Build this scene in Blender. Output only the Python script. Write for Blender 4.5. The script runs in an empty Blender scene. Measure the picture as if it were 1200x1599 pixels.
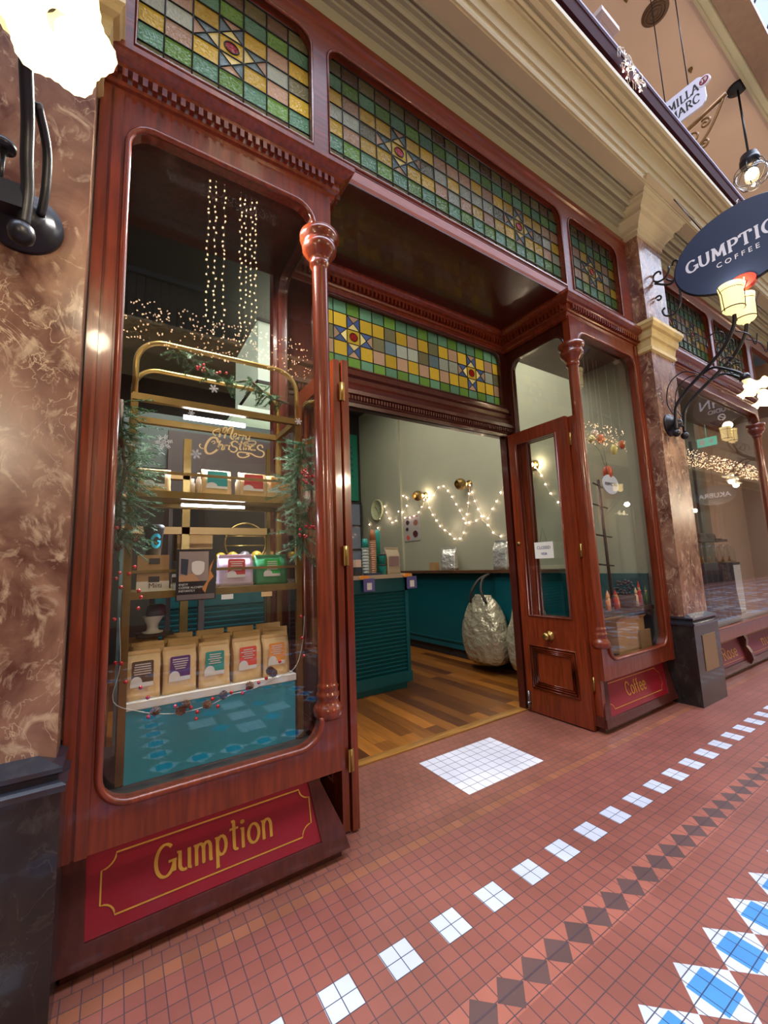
import bpy, bmesh, math, random
from mathutils import Vector, Matrix
random.seed(7)
sc = bpy.context.scene
C = sc.collection
PI = math.pi
# ------------------------------------------------------------------ camera
YAW, PITCH, ROLL, FPX = math.radians(33.0207), math.radians(7.2214), math.radians(-2.1075), 643.7
def cam_axes():
    cy, sy, cp, sp = math.cos(YAW), math.sin(YAW), math.cos(PITCH), math.sin(PITCH)
    f = Vector((sy*cp, cy*cp, sp)); r = Vector((cy, -sy, 0)); u = r.cross(f)
    cr, sr = math.cos(ROLL), math.sin(ROLL)
    return cr*r+sr*u, -sr*r+cr*u, f
r_, u_, f_ = cam_axes()
cam = bpy.data.cameras.new('camera'); co = bpy.data.objects.new('camera', cam); C.objects.link(co)
m = Matrix(((r_.x, u_.x, -f_.x, 0), (r_.y, u_.y, -f_.y, 0), (r_.z, u_.z, -f_.z, 1.5), (0, 0, 0, 1)))
co.matrix_world = m
cam.sensor_fit = 'HORIZONTAL'; cam.sensor_width = 36; cam.lens = 36*FPX/1200; cam.clip_start = .05; cam.clip_end = 200
sc.camera = co
# ------------------------------------------------------------------ world, exposure, large lights
sc.view_settings.view_transform = 'Standard'; sc.view_settings.look = 'None'
sc.view_settings.gamma = 1; sc.view_settings.use_curve_mapping = False
sc.view_settings.exposure = 0.4
sc.cycles.use_denoising = True
sc.cycles.max_bounces = 8; sc.cycles.diffuse_bounces = 3; sc.cycles.glossy_bounces = 4
sc.cycles.transparent_max_bounces = 16; sc.cycles.transmission_bounces = 4
sc.cycles.caustics_reflective = False; sc.cycles.caustics_refractive = False
sc.cycles.sample_clamp_indirect = 6
w = bpy.data.worlds.new('sky'); sc.world = w; w.use_nodes = True
wn = w.node_tree.nodes; wl = w.node_tree.links
bg = wn['Background']; bg.inputs[0].default_value = (.62, .74, 1.0, 1); bg.inputs[1].default_value = 1.0
def area(name, loc, rot, sx, sy, power, col):
    l = bpy.data.lights.new(name, 'AREA'); l.shape = 'RECTANGLE'; l.size = sx; l.size_y = sy; l.energy = power; l.color = col
    o = bpy.data.objects.new(name, l); C.objects.link(o); o.location = loc; o.rotation_euler = rot; return o
def spot(name, loc, aim, power, col, ang):
    l = bpy.data.lights.new(name, 'SPOT'); l.energy = power; l.color = col; l.spot_size = math.radians(ang); l.spot_blend = .5; l.shadow_soft_size = .04
    o = bpy.data.objects.new(name, l); C.objects.link(o); o.location = loc; o.rotation_euler = (Vector(aim)-Vector(loc)).to_track_quat('-Z', 'Y').to_euler(); return o
def point(name, loc, power, col, r=.03):
    l = bpy.data.lights.new(name, 'POINT'); l.energy = power; l.color = col; l.shadow_soft_size = r
    o = bpy.data.objects.new(name, l); C.objects.link(o); o.location = loc; return o
area('skylight_daylight', (12, -1.1, 13.2), (0, 0, 0), 40, 3.0, 3450, (.74, .82, 1.0))
area('shop_fill', (2.6, 5.6, 5.0), (0, 0, 0), 2.2, 2.2, 70, (1.0, .93, .80))  # added fill for the shop interior, no fixture modelled
area('shop_front_fill', (3.9, 3.6, 4.6), (0, 0, 0), 1.2, .8, 22, (1.0, .93, .80))  # added fill for the front of the shop
area('shop_window_fill', (1.0, 3.5, 4.7), (0, 0, 0), 1.2, .5, 50, (.95, .97, 1.0))  # added to brighten the counter behind the left window
area('neighbour_ceiling_light', (8.5, 3.6, 4.9), (0, 0, 0), 4, 1.5, 40, (1.0, .93, .82))

spot('counter_fill_spot', (.8, 3.3, 5.0), (.75, 4.3, 1.0), 130, (1, .97, .9), 36)  # added spot to brighten the teal counter front
# ------------------------------------------------------------------ materials
def lin(c):
    return tuple(((v/255)/12.92 if v/255 <= .04045 else ((v/255+.055)/1.055)**2.4) for v in c)+(1,)
MATS = {}
def nodes(name):
    mt = bpy.data.materials.new(name); mt.use_nodes = True; MATS[name] = mt
    return mt, mt.node_tree.nodes, mt.node_tree.links, mt.node_tree.nodes['Principled BSDF']
def mat(name, rgb, rough=.5, metal=0, coat=0, var=0, scale=8, bump=0, bscale=40, bdist=.01, emit=None, estr=0, spec=.5, stretch=(1,1,1), alpha=1):
    if name in MATS: return MATS[name]
    mt, n, l, b = nodes(name)
    c = lin(rgb)
    b.inputs['Base Color'].default_value = c; b.inputs['Roughness'].default_value = rough; b.inputs['Metallic'].default_value = metal
    b.inputs['Coat Weight'].default_value = coat; b.inputs['Coat Roughness'].default_value = .08; b.inputs['Specular IOR Level'].default_value = spec
    tc = n.new('ShaderNodeTexCoord'); mp = n.new('ShaderNodeMapping'); mp.inputs['Scale'].default_value = stretch
    l.new(tc.outputs['Object'], mp.inputs[0])
    if var:
        nz = n.new('ShaderNodeTexNoise'); nz.inputs['Scale'].default_value = scale; nz.inputs['Detail'].default_value = 4
        l.new(mp.outputs[0], nz.inputs['Vector'])
        r = n.new('ShaderNodeValToRGB'); e = r.color_ramp.elements
        e[0].position = .3; e[1].position = .7
        e[0].color = tuple(x*(1-var) for x in c[:3])+(1,); e[1].color = tuple(min(1, x*(1+var)) for x in c[:3])+(1,)
        l.new(nz.outputs[0], r.inputs[0]); l.new(r.outputs[0], b.inputs['Base Color'])
    if bump:
        n2 = n.new('ShaderNodeTexNoise'); n2.inputs['Scale'].default_value = bscale; n2.inputs['Detail'].default_value = 3
        bp = n.new('ShaderNodeBump'); bp.inputs['Strength'].default_value = bump; bp.inputs['Distance'].default_value = bdist
        l.new(mp.outputs[0], n2.inputs['Vector']); l.new(n2.outputs[0], bp.inputs['Height']); l.new(bp.outputs[0], b.inputs['Normal'])
    if emit:
        b.inputs['Emission Color'].default_value = lin(emit); b.inputs['Emission Strength'].default_value = estr
    return mt
def wood(name, rgb, rough=.28, stretch=(14, 14, 1.2), var=.35, coat=.5):
    return mat(name, rgb, rough=rough, coat=coat, var=var, scale=3.0, bump=.06, bscale=6, stretch=stretch)
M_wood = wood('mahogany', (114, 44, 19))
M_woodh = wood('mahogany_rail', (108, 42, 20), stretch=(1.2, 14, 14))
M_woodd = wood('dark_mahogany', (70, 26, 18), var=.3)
M_beam = wood('lit_sill_wood', (150, 92, 84), rough=.4, coat=.2, stretch=(1.2, 10, 10), var=.15)  # pinkish tone paints the light on the sill bevel into the wood
M_red = mat('crimson_panel', (128, 12, 30), rough=.3, coat=.4, var=.12, scale=2)
M_gold = mat('gold_leaf', (196, 152, 62), rough=.38, metal=.35, var=.1, scale=20)
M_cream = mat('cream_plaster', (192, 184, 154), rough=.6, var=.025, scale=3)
M_olive = mat('shaded_plaster', (150, 148, 126), rough=.65, var=.025, scale=3)  # olive tone paints the shade on the lower mouldings into the plaster
M_capst = mat('cream_capital', (196, 178, 122), rough=.5, var=.1, scale=10)
M_black = mat('black_iron', (34, 34, 40), rough=.35, metal=.4, bump=.05)
M_brass = mat('brass', (164, 136, 78), rough=.28, metal=.9, var=.08)
M_brassd = mat('aged_brass', (132, 108, 62), rough=.35, metal=.7, var=.15)
M_teal = mat('teal_paint', (0, 100, 120), rough=.35, var=.05, scale=2)
M_teald = mat('counter_teal', (6, 84, 92), rough=.4, var=.06, scale=2)
M_wallg = mat('sage_wall', (162, 162, 140), rough=.7, var=.04, scale=2)
M_dark = mat('charcoal_paint', (46, 42, 40), rough=.6, var=.1, scale=2)
M_white = mat('white_laminate', (225, 222, 214), rough=.4)
M_kraft = mat('kraft_paper', (222, 186, 132), rough=.65, var=.08, scale=9, bump=.35, bscale=22)
M_kraftd = mat('cardboard', (172, 134, 88), rough=.75, var=.06, scale=5)
M_pink = mat('gallery_ceiling_paint', (214, 186, 168), rough=.8, var=.04, scale=1)
M_greybl = mat('navy_sign_paint', (42, 54, 84), rough=.42, var=.08, scale=3)
M_wlet = mat('white_lettering', (222, 224, 236), rough=.5)
M_green = mat('pine_needles', (52, 100, 62), rough=.6, var=.35, scale=14)
M_greenl = mat('frosted_pine_needles', (122, 160, 132), rough=.6, var=.3, scale=14)
M_berry = mat('red_berry', (176, 18, 30), rough=.15, coat=.8)
M_cone = mat('pine_cone', (98, 66, 44), rough=.7, var=.3, scale=30)
M_steel = mat('brushed_steel', (150, 150, 150), rough=.3, metal=1)
M_foil = mat('silver_foil', (216, 216, 208), rough=.25, metal=.5, bump=1.0, bscale=14, bdist=.03)
M_foilg = mat('golden_foil', (206, 188, 140), rough=.3, metal=.8, bump=1.0, bscale=8)
M_led = mat('led_tube_glow', (255, 255, 255), emit=(236, 240, 255), estr=14)
M_lampg = mat('lit_opal_glass', (255, 240, 200), rough=.3, emit=(255, 232, 170), estr=.62)
M_lampr = mat('lit_cream_glass', (250, 226, 160), rough=.35, emit=(255, 222, 150), estr=1.15)
M_bulb = mat('bulb_glow', (255, 230, 190), emit=(255, 214, 160), estr=24)
M_bulbp = mat('fairy_bulb_glow', (255, 230, 210), emit=(255, 214, 184), estr=22)
M_clear = None
def glass(name, tint=(1, 1, 1), rough=0.0, boost=1.0):
    mt, n, l, b = nodes(name); n.remove(b)
    out = [x for x in n if x.type == 'OUTPUT_MATERIAL'][0]
    lw = n.new('ShaderNodeLayerWeight'); lw.inputs[0].default_value = .5
    pw = n.new('ShaderNodeMath'); pw.operation = 'POWER'; pw.inputs[1].default_value = 5
    mu = n.new('ShaderNodeMath'); mu.operation = 'MULTIPLY_ADD'; mu.inputs[1].default_value = .95*boost; mu.inputs[2].default_value = .045*boost
    tr = n.new('ShaderNodeBsdfTransparent'); tr.inputs[0].default_value = (*tint, 1)
    gl = n.new('ShaderNodeBsdfGlossy'); gl.inputs['Roughness'].default_value = rough
    mx = n.new('ShaderNodeMixShader')
    l.new(lw.outputs['Facing'], pw.inputs[0]); l.new(pw.outputs[0], mu.inputs[0]); l.new(mu.outputs[0], mx.inputs[0])
    l.new(tr.outputs[0], mx.inputs[1]); l.new(gl.outputs[0], mx.inputs[2]); l.new(mx.outputs[0], out.inputs[0])
    return mt
M_glass = glass('window_glass', (.97, .98, .97))
M_cglass = glass('clear_glass', (.93, .95, .95))
def marble(name, a, b_, vein, sc_=1.0):
    mt, n, l, b = nodes(name)
    tc = n.new('ShaderNodeTexCoord')
    n1 = n.new('ShaderNodeTexNoise'); n1.inputs['Scale'].default_value = 2.2*sc_; n1.inputs['Detail'].default_value = 8; n1.inputs['Distortion'].default_value = 1.6
    r1 = n.new('ShaderNodeValToRGB'); e = r1.color_ramp.elements; e[0].position = .36; e[0].color = lin(a); e[1].position = .68; e[1].color = lin(b_)
    n2 = n.new('ShaderNodeTexNoise'); n2.inputs['Scale'].default_value = 3.1*sc_; n2.inputs['Detail'].default_value = 6; n2.inputs['Distortion'].default_value = 2.4
    ma = n.new('ShaderNodeMath'); ma.operation = 'SUBTRACT'; ma.inputs[1].default_value = .5
    ab = n.new('ShaderNodeMath'); ab.operation = 'ABSOLUTE'
    r2 = n.new('ShaderNodeValToRGB'); e = r2.color_ramp.elements; e[0].position = .003; e[0].color = (1, 1, 1, 1); e[1].position = .011; e[1].color = (0, 0, 0, 1)
    n3 = n.new('ShaderNodeTexNoise'); n3.inputs['Scale'].default_value = 1.7*sc_; n3.inputs['Detail'].default_value = 3
    r3 = n.new('ShaderNodeValToRGB'); e = r3.color_ramp.elements; e[0].position = .50; e[0].color = (0, 0, 0, 1); e[1].position = .64; e[1].color = (.9, .9, .9, 1)
    n4 = n.new('ShaderNodeTexNoise'); n4.inputs['Scale'].default_value = 6.5*sc_; n4.inputs['Detail'].default_value = 12; n4.inputs['Roughness'].default_value = .65; n4.inputs['Distortion'].default_value = 1.2
    r4 = n.new('ShaderNodeValToRGB'); e = r4.color_ramp.elements; e[0].position = .54; e[0].color = (0, 0, 0, 1); e[1].position = .68; e[1].color = (.75, .75, .75, 1)
    mp = n.new('ShaderNodeMapping'); mp.inputs['Rotation'].default_value = (.4, .7, .3); mp.inputs['Scale'].default_value = (1, 1, .7)
    l.new(tc.outputs['Object'], mp.inputs[0])
    for k in (n1, n2, n3, n4): l.new(mp.outputs[0], k.inputs['Vector'])
    l.new(n1.outputs[0], r1.inputs[0]); l.new(n2.outputs[0], ma.inputs[0]); l.new(ma.outputs[0], ab.inputs[0]); l.new(ab.outputs[0], r2.inputs[0])
    l.new(n3.outputs[0], r3.inputs[0]); l.new(n4.outputs[0], r4.inputs[0])
    mm = n.new('ShaderNodeMath'); mm.operation = 'MULTIPLY'; l.new(r2.outputs[0], mm.inputs[0]); l.new(r3.outputs[0], mm.inputs[1])
    mx = n.new('ShaderNodeMath'); mx.operation = 'MAXIMUM'; l.new(mm.outputs[0], mx.inputs[0]); l.new(r4.outputs[0], mx.inputs[1])
    mix = n.new('ShaderNodeMixRGB'); l.new(mx.outputs[0], mix.inputs[0]); l.new(r1.outputs[0], mix.inputs[1]); mix.inputs[2].default_value = lin(vein)
    l.new(mix.outputs[0], b.inputs['Base Color']); b.inputs['Roughness'].default_value = .24; b.inputs['Coat Weight'].default_value = .2
    return mt
M_marble = marble('red_brown_marble', (92, 54, 42), (154, 116, 92), (206, 180, 146), sc_=1.7)
M_blackm = marble('black_marble', (24, 23, 23), (44, 41, 37), (62, 60, 54))
def tiles(name, rgb, mode='grid', t=.0639, ox=.655, oy=1.431, var=.16, rough=.45, grout=(76, 56, 62)):
    """terracotta tile face with recessed grout drawn by the tile grid in object space"""
    mt, n, l, b = nodes(name)
    tc = n.new('ShaderNodeTexCoord'); mp = n.new('ShaderNodeMapping'); mp.vector_type = 'POINT'
    mp.inputs['Location'].default_value = (-ox/t+400, -oy/t+400, 0); mp.inputs['Scale'].default_value = (1/t, 1/t, 1)
    br = n.new('ShaderNodeTexBrick'); br.inputs['Scale'].default_value = 1
    br.inputs['Brick Width'].default_value = 1; br.inputs['Row Height'].default_value = 1
    br.offset = .5 if mode == 'brick' else 0; br.inputs['Mortar Size'].default_value = .03; br.inputs['Mortar Smooth'].default_value = .1
    c = lin(rgb); br.inputs['Bias'].default_value = 0
    br.inputs['Color1'].default_value = tuple(x*(1-var) for x in c[:3])+(1,); br.inputs['Color2'].default_value = tuple(min(1, x*(1+var)) for x in c[:3])+(1,)
    br.inputs['Mortar'].default_value = lin(grout)
    l.new(tc.outputs['Object'], mp.inputs[0]); l.new(mp.outputs[0], br.inputs['Vector'])
    nz = n.new('ShaderNodeTexNoise'); nz.inputs['Scale'].default_value = 2.5; nz.inputs['Detail'].default_value = 5
    rp = n.new('ShaderNodeValToRGB'); e = rp.color_ramp.elements; e[0].color = (.82, .82, .82, 1); e[1].color = (1.1, 1.1, 1.1, 1); e[0].position = .3; e[1].position = .75
    l.new(tc.outputs['Object'], nz.inputs['Vector']); l.new(nz.outputs[0], rp.inputs[0])
    mx = n.new('ShaderNodeMixRGB'); mx.blend_type = 'MULTIPLY'; mx.inputs[0].default_value = 1
    l.new(br.outputs['Color'], mx.inputs[1]); l.new(rp.outputs[0], mx.inputs[2]); l.new(mx.outputs[0], b.inputs['Base Color'])
    b.inputs['Roughness'].default_value = rough
    bp = n.new('ShaderNodeBump'); bp.invert = True; bp.inputs['Strength'].default_value = .4; bp.inputs['Distance'].default_value = .003
    l.new(br.outputs['Fac'], bp.inputs['Height']); l.new(bp.outputs[0], b.inputs['Normal'])
    return mt
M_terra = tiles('terracotta_tiles', (140, 80, 68), var=.08)
M_terrab = tiles('terracotta_running_bond', (132, 78, 62), mode='brick', var=.09)
M_ochre = tiles('ochre_border_tiles', (148, 90, 64), var=.14)
M_wtile = tiles('white_tiles', (204, 210, 226), var=.04, grout=(70, 74, 90))
M_btile = tiles('blue_tiles', (70, 142, 214), var=.06, grout=(36, 60, 100))
M_dtile = tiles('dark_umber_tiles', (92, 66, 64), var=.08, t=.135, ox=.676+.0675, oy=1.17)
M_otile = tiles('light_terracotta_tiles', (164, 96, 80), var=.06)
M_mat = tiles('white_mat_tiles', (212, 212, 222), var=.03, t=.0767, ox=1.975, oy=2.149, grout=(80, 76, 80))
def planks():
    mt, n, l, b = nodes('floorboards')
    tc = n.new('ShaderNodeTexCoord'); mp = n.new('ShaderNodeMapping'); mp.inputs['Rotation'].default_value = (0, 0, PI/2); mp.inputs['Location'].default_value = (20.2, 20, 0)
    br = n.new('ShaderNodeTexBrick'); br.inputs['Scale'].default_value = 1; br.inputs['Brick Width'].default_value = 1.25; br.inputs['Row Height'].default_value = .135
    br.offset = .37; br.inputs['Mortar Size'].default_value = .0015; br.inputs['Bias'].default_value = -.1
    br.inputs['Color1'].default_value = lin((84, 44, 20)); br.inputs['Color2'].default_value = lin((168, 104, 38)); br.inputs['Mortar'].default_value = lin((50, 28, 16))
    nz = n.new('ShaderNodeTexNoise'); nz.inputs['Scale'].default_value = 2; nz.inputs['Detail'].default_value = 5
    m2 = n.new('ShaderNodeMapping'); m2.inputs['Scale'].default_value = (18, 1.5, 1)
    rp = n.new('ShaderNodeValToRGB'); e = rp.color_ramp.elements; e[0].color = (.75, .75, .75, 1); e[1].color = (1.15, 1.15, 1.15, 1); e[0].position = .3; e[1].position = .7
    mx = n.new('ShaderNodeMixRGB'); mx.blend_type = 'MULTIPLY'; mx.inputs[0].default_value = 1
    l.new(tc.outputs['Object'], mp.inputs[0]); l.new(mp.outputs[0], br.inputs['Vector']); l.new(tc.outputs['Object'], m2.inputs[0]); l.new(m2.outputs[0], nz.inputs['Vector'])
    l.new(nz.outputs[0], rp.inputs[0]); l.new(br.outputs['Color'], mx.inputs[1]); l.new(rp.outputs[0], mx.inputs[2]); l.new(mx.outputs[0], b.inputs['Base Color'])
    b.inputs['Roughness'].default_value = .32; b.inputs['Coat Weight'].default_value = .2
    return mt
M_planks = planks()
def stained():
    """cathedral glass: pane colour from the colour attribute, hammered bump, lets light through"""
    mt, n, l, b = nodes('stained_glass')
    at = n.new('ShaderNodeAttribute'); at.attribute_name = 'pane'
    tc = n.new('ShaderNodeTexCoord'); v = n.new('ShaderNodeTexNoise'); v.inputs['Scale'].default_value = 60; v.inputs['Detail'].default_value = 1.5
    bp = n.new('ShaderNodeBump'); bp.inputs['Strength'].default_value = .8; bp.inputs['Distance'].default_value = .012
    l.new(tc.outputs['Object'], v.inputs['Vector']); l.new(v.outputs[0], bp.inputs['Height']); l.new(bp.outputs[0], b.inputs['Normal'])
    l.new(at.outputs['Color'], b.inputs['Base Color']); b.inputs['Roughness'].default_value = .07
    tr = n.new('ShaderNodeBsdfTranslucent'); l.new(at.outputs['Color'], tr.inputs[0])
    mx = n.new('ShaderNodeMixShader'); mx.inputs[0].default_value = .45
    out = [x for x in n if x.type == 'OUTPUT_MATERIAL'][0]
    l.new(b.outputs[0], mx.inputs[1]); l.new(tr.outputs[0], mx.inputs[2]); l.new(mx.outputs[0], out.inputs[0])
    return mt
M_stain = stained()
M_lead = mat('lead_came', (40, 42, 40), rough=.5, metal=.5)

# ------------------------------------------------------------------ geometry helpers
class MB:
    def __init__(s): s.v = []; s.f = []; s.mi = []; s.m = 0; s.sm = []; s.smooth = False
    def add(s, vs, fs):
        o = len(s.v); s.v += [tuple(x) for x in vs]
        for f in fs: s.f.append([o+i for i in f]); s.mi.append(s.m); s.sm.append(s.smooth)
    def box(s, a, b):
        x0, y0, z0 = a; x1, y1, z1 = b
        s.add([(x0,y0,z0),(x1,y0,z0),(x1,y1,z0),(x0,y1,z0),(x0,y0,z1),(x1,y0,z1),(x1,y1,z1),(x0,y1,z1)],
              [(0,3,2,1),(4,5,6,7),(0,1,5,4),(1,2,6,5),(2,3,7,6),(3,0,4,7)])
    def quad(s, a, b, c, d): s.add([a, b, c, d], [(0, 1, 2, 3)])
    def poly(s, pts): s.add(pts, [tuple(range(len(pts)))])
    def prism(s, pts, vec):
        """pts: 3d polygon, extruded along vec"""
        n = len(pts); v = Vector(vec); p = [Vector(q) for q in pts]
        s.add(p+[q+v for q in p], [tuple(range(n)), tuple(range(2*n-1, n-1, -1))]+[(i, n+i, n+(i+1) % n, (i+1) % n) for i in range(n)])
    def tube(s, path, r, n=8, closed=False, caps=True):
        P = [Vector(p) for p in path]; N = len(P); rr = r if hasattr(r, '__len__') else [r]*N
        rings = []; up = None
        for i, p in enumerate(P):
            if closed: t = (P[(i+1) % N]-P[i-1])
            else: t = P[min(i+1, N-1)]-P[max(i-1, 0)]
            if t.length < 1e-9: t = Vector((0, 0, 1))
            t.normalize()
            if up is None: up = Vector((0, 0, 1)) if abs(t.z) < .9 else Vector((1, 0, 0))
            a = up-t*up.dot(t)
            if a.length < 1e-4: a = t.orthogonal()
            a.normalize(); b = t.cross(a); up = a
            rings.append([p+(a*math.cos(2*PI*k/n)+b*math.sin(2*PI*k/n))*rr[i] for k in range(n)])
        vs = [v for R in rings for v in R]; fs = []
        for i in range(N if closed else N-1):
            j = (i+1) % N
            for k in range(n): fs.append((i*n+k, i*n+(k+1) % n, j*n+(k+1) % n, j*n+k))
        if not closed and caps: fs += [tuple(range(n-1, -1, -1)), tuple((N-1)*n+k for k in range(n))]
        o = s.smooth; s.smooth = True; s.add(vs, fs); s.smooth = o
    def lathe(s, prof, c=(0, 0, 0), n=24, axis='z', flute=0, fl_n=0, smooth=True):
        """prof: list of (radius, height)"""
        vs = []; fs = []
        for (r, h) in prof:
            for k in range(n):
                a = 2*PI*k/n; q = r*(1+flute*math.cos(fl_n*a)) if flute else r
                x, y = q*math.cos(a), q*math.sin(a)
                vs.append({'z': (c[0]+x, c[1]+y, c[2]+h), 'y': (c[0]+x, c[1]+h, c[2]+y), 'x': (c[0]+h, c[1]+x, c[2]+y)}[axis])
        for i in range(len(prof)-1):
            for k in range(n): fs.append((i*n+k, i*n+(k+1) % n, (i+1)*n+(k+1) % n, (i+1)*n+k))
        o = s.smooth; s.smooth = smooth; s.add(vs, fs); s.smooth = o
    def ball(s, c, r, n=10, sc_=(1, 1, 1)):
        prof = [(r*math.sin(PI*i/n)*1.0+1e-5, -r*math.cos(PI*i/n)*sc_[2]) for i in range(n+1)]
        s.lathe(prof, c, n=n+4)
    def build(s, name, material, parent=None, loc=None):
        me = bpy.data.meshes.new(name); me.from_pydata(s.v, [], s.f)
        ms = material if isinstance(material, (list, tuple)) else [material]
        for m_ in ms: me.materials.append(m_)
        me.polygons.foreach_set('material_index', s.mi if len(ms) > 1 else [0]*len(s.f))
        me.polygons.foreach_set('use_smooth', s.sm)
        bm = bmesh.new(); bm.from_mesh(me); bmesh.ops.recalc_face_normals(bm, faces=bm.faces); bm.to_mesh(me); bm.free()
        me.update()
        o = bpy.data.objects.new(name, me); C.objects.link(o)
        if parent: o.parent = parent
        if loc: o.location = loc
        return o
def tag(o, label=None, cat=None, group=None, kind=None):
    if label: o['label'] = label
    if cat: o['category'] = cat
    if group: o['group'] = group
    if kind: o['kind'] = kind
    return o
def thing(name, label, cat, loc=(0, 0, 0), group=None, rz=0, kind=None):
    o = bpy.data.objects.new(name, None); C.objects.link(o); o.location = loc; o.rotation_euler = (0, 0, rz); o.empty_display_size = .1
    return tag(o, label, cat, group, kind)
def struct(o): o['kind'] = 'structure'; return o
def copy_tree(o, parent=None):
    c = o.copy(); C.objects.link(c)
    if parent: c.parent = parent
    for ch in [x for x in C.objects if x.parent == o]: copy_tree(ch, c)
    return c
def catmull(P, n=6, closed=False):
    P = [Vector(p) for p in P]; out = []; N = len(P)
    for i in range(N if closed else N-1):
        g = lambda k: P[k % N] if closed else P[max(0, min(N-1, k))]
        a, b, c, d = g(i-1), g(i), g(i+1), g(i+2)
        for k in range(n):
            t = k/n; out.append(.5*((2*b)+(c-a)*t+(2*a-5*b+4*c-d)*t*t+(3*b-a-3*c+d)*t**3))
    if not closed: out.append(P[-1])
    return out
def mould(mb, prof, path, closed=False):
    """sweep profile [(outward, z)] along plan path [(x,y)], mitred; outward is the right-hand side of travel"""
    P = [Vector((p[0], p[1])) for p in path]; N = len(P); offs = []
    for i in range(N):
        d0 = (P[i]-P[i-1]).normalized() if i > 0 or closed else None
        d1 = (P[(i+1) % N]-P[i]).normalized() if i < N-1 or closed else None
        n0 = Vector((d0.y, -d0.x)) if d0 else None; n1 = Vector((d1.y, -d1.x)) if d1 else None
        if n0 is None: o = n1
        elif n1 is None: o = n0
        else:
            b = n0+n1; o = b/max(b.dot(n0), .05)
        offs.append(o)
    k = len(prof); vs = []; fs = []
    for p, o in zip(P, offs):
        for (a, z) in prof: q = p+o*a; vs.append((q.x, q.y, z))
    for i in range(N if closed else N-1):
        j = (i+1) % N
        for t in range(k-1): fs.append((i*k+t, i*k+t+1, j*k+t+1, j*k+t))
    if not closed: fs += [tuple(range(k)), tuple((N-1)*k+t for t in range(k-1, -1, -1))]
    mb.add(vs, fs)
def arc(cx, cy, rx, ry, a0, a1, n=12): return [(cx+rx*math.cos(math.radians(a0+(a1-a0)*i/n)), cy+ry*math.sin(math.radians(a0+(a1-a0)*i/n))) for i in range(n+1)]
def rrect(x0, z0, x1, z1, r=(0, 0, 0, 0), n=8):
    """rounded rectangle, radii order: bl, br, tr, tl; counter-clockwise from bottom left"""
    out = []
    for (cx, cz, rr, a) in ((x0, z0, r[0], 180), (x1, z0, r[1], 270), (x1, z1, r[2], 0), (x0, z1, r[3], 90)):
        if rr <= 0: out.append((cx, cz)); continue
        ox = cx+(rr if cx == x0 else -rr); oz = cz+(rr if cz == z0 else -rr)
        out += arc(ox, oz, rr, rr, a, a+90, n)
    return out
def plate(mb, outer, hole, M, depth):
    """flat frame: outer (x0,z0,x1,z1), hole=(x0,z0,x1,z1,radii); M maps (u,v,w) to 3d, w is depth"""
    x0, z0, x1, z1 = outer; hx0, hz0, hx1, hz1, rr = hole
    H = rrect(hx0, hz0, hx1, hz1, rr); n = len(H); cx, cz = (hx0+hx1)/2, (hz0+hz1)/2
    # matching outer ring: ray from the centre to the outer rectangle, corners snapped
    O = []
    for (a, b) in H:
        dx, dz = a-cx, b-cz
        tx = ((x1-cx) if dx > 0 else (x0-cx))/dx if abs(dx) > 1e-6 else 1e9
        tz = ((z1-cz) if dz > 0 else (z0-cz))/dz if abs(dz) > 1e-6 else 1e9
        t = min(tx, tz); O.append([cx+dx*t, cz+dz*t])
    for c in ((x0, z0), (x1, z0), (x1, z1), (x0, z1)):
        k = min(range(n), key=lambda i: (O[i][0]-c[0])**2+(O[i][1]-c[1])**2); O[k] = list(c)
    vs = [M(a, b, 0) for a, b in H]+[M(a, b, 0) for a, b in O]+[M(a, b, depth) for a, b in H]+[M(a, b, depth) for a, b in O]
    fs = []
    for i in range(n):
        j = (i+1) % n
        fs += [(i, j, n+j, n+i), (2*n+i, 3*n+i, 3*n+j, 2*n+j), (i, 2*n+i, 2*n+j, j), (n+i, n+j, 3*n+j, 3*n+i)]
    mb.add(vs, fs)
    return H
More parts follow.
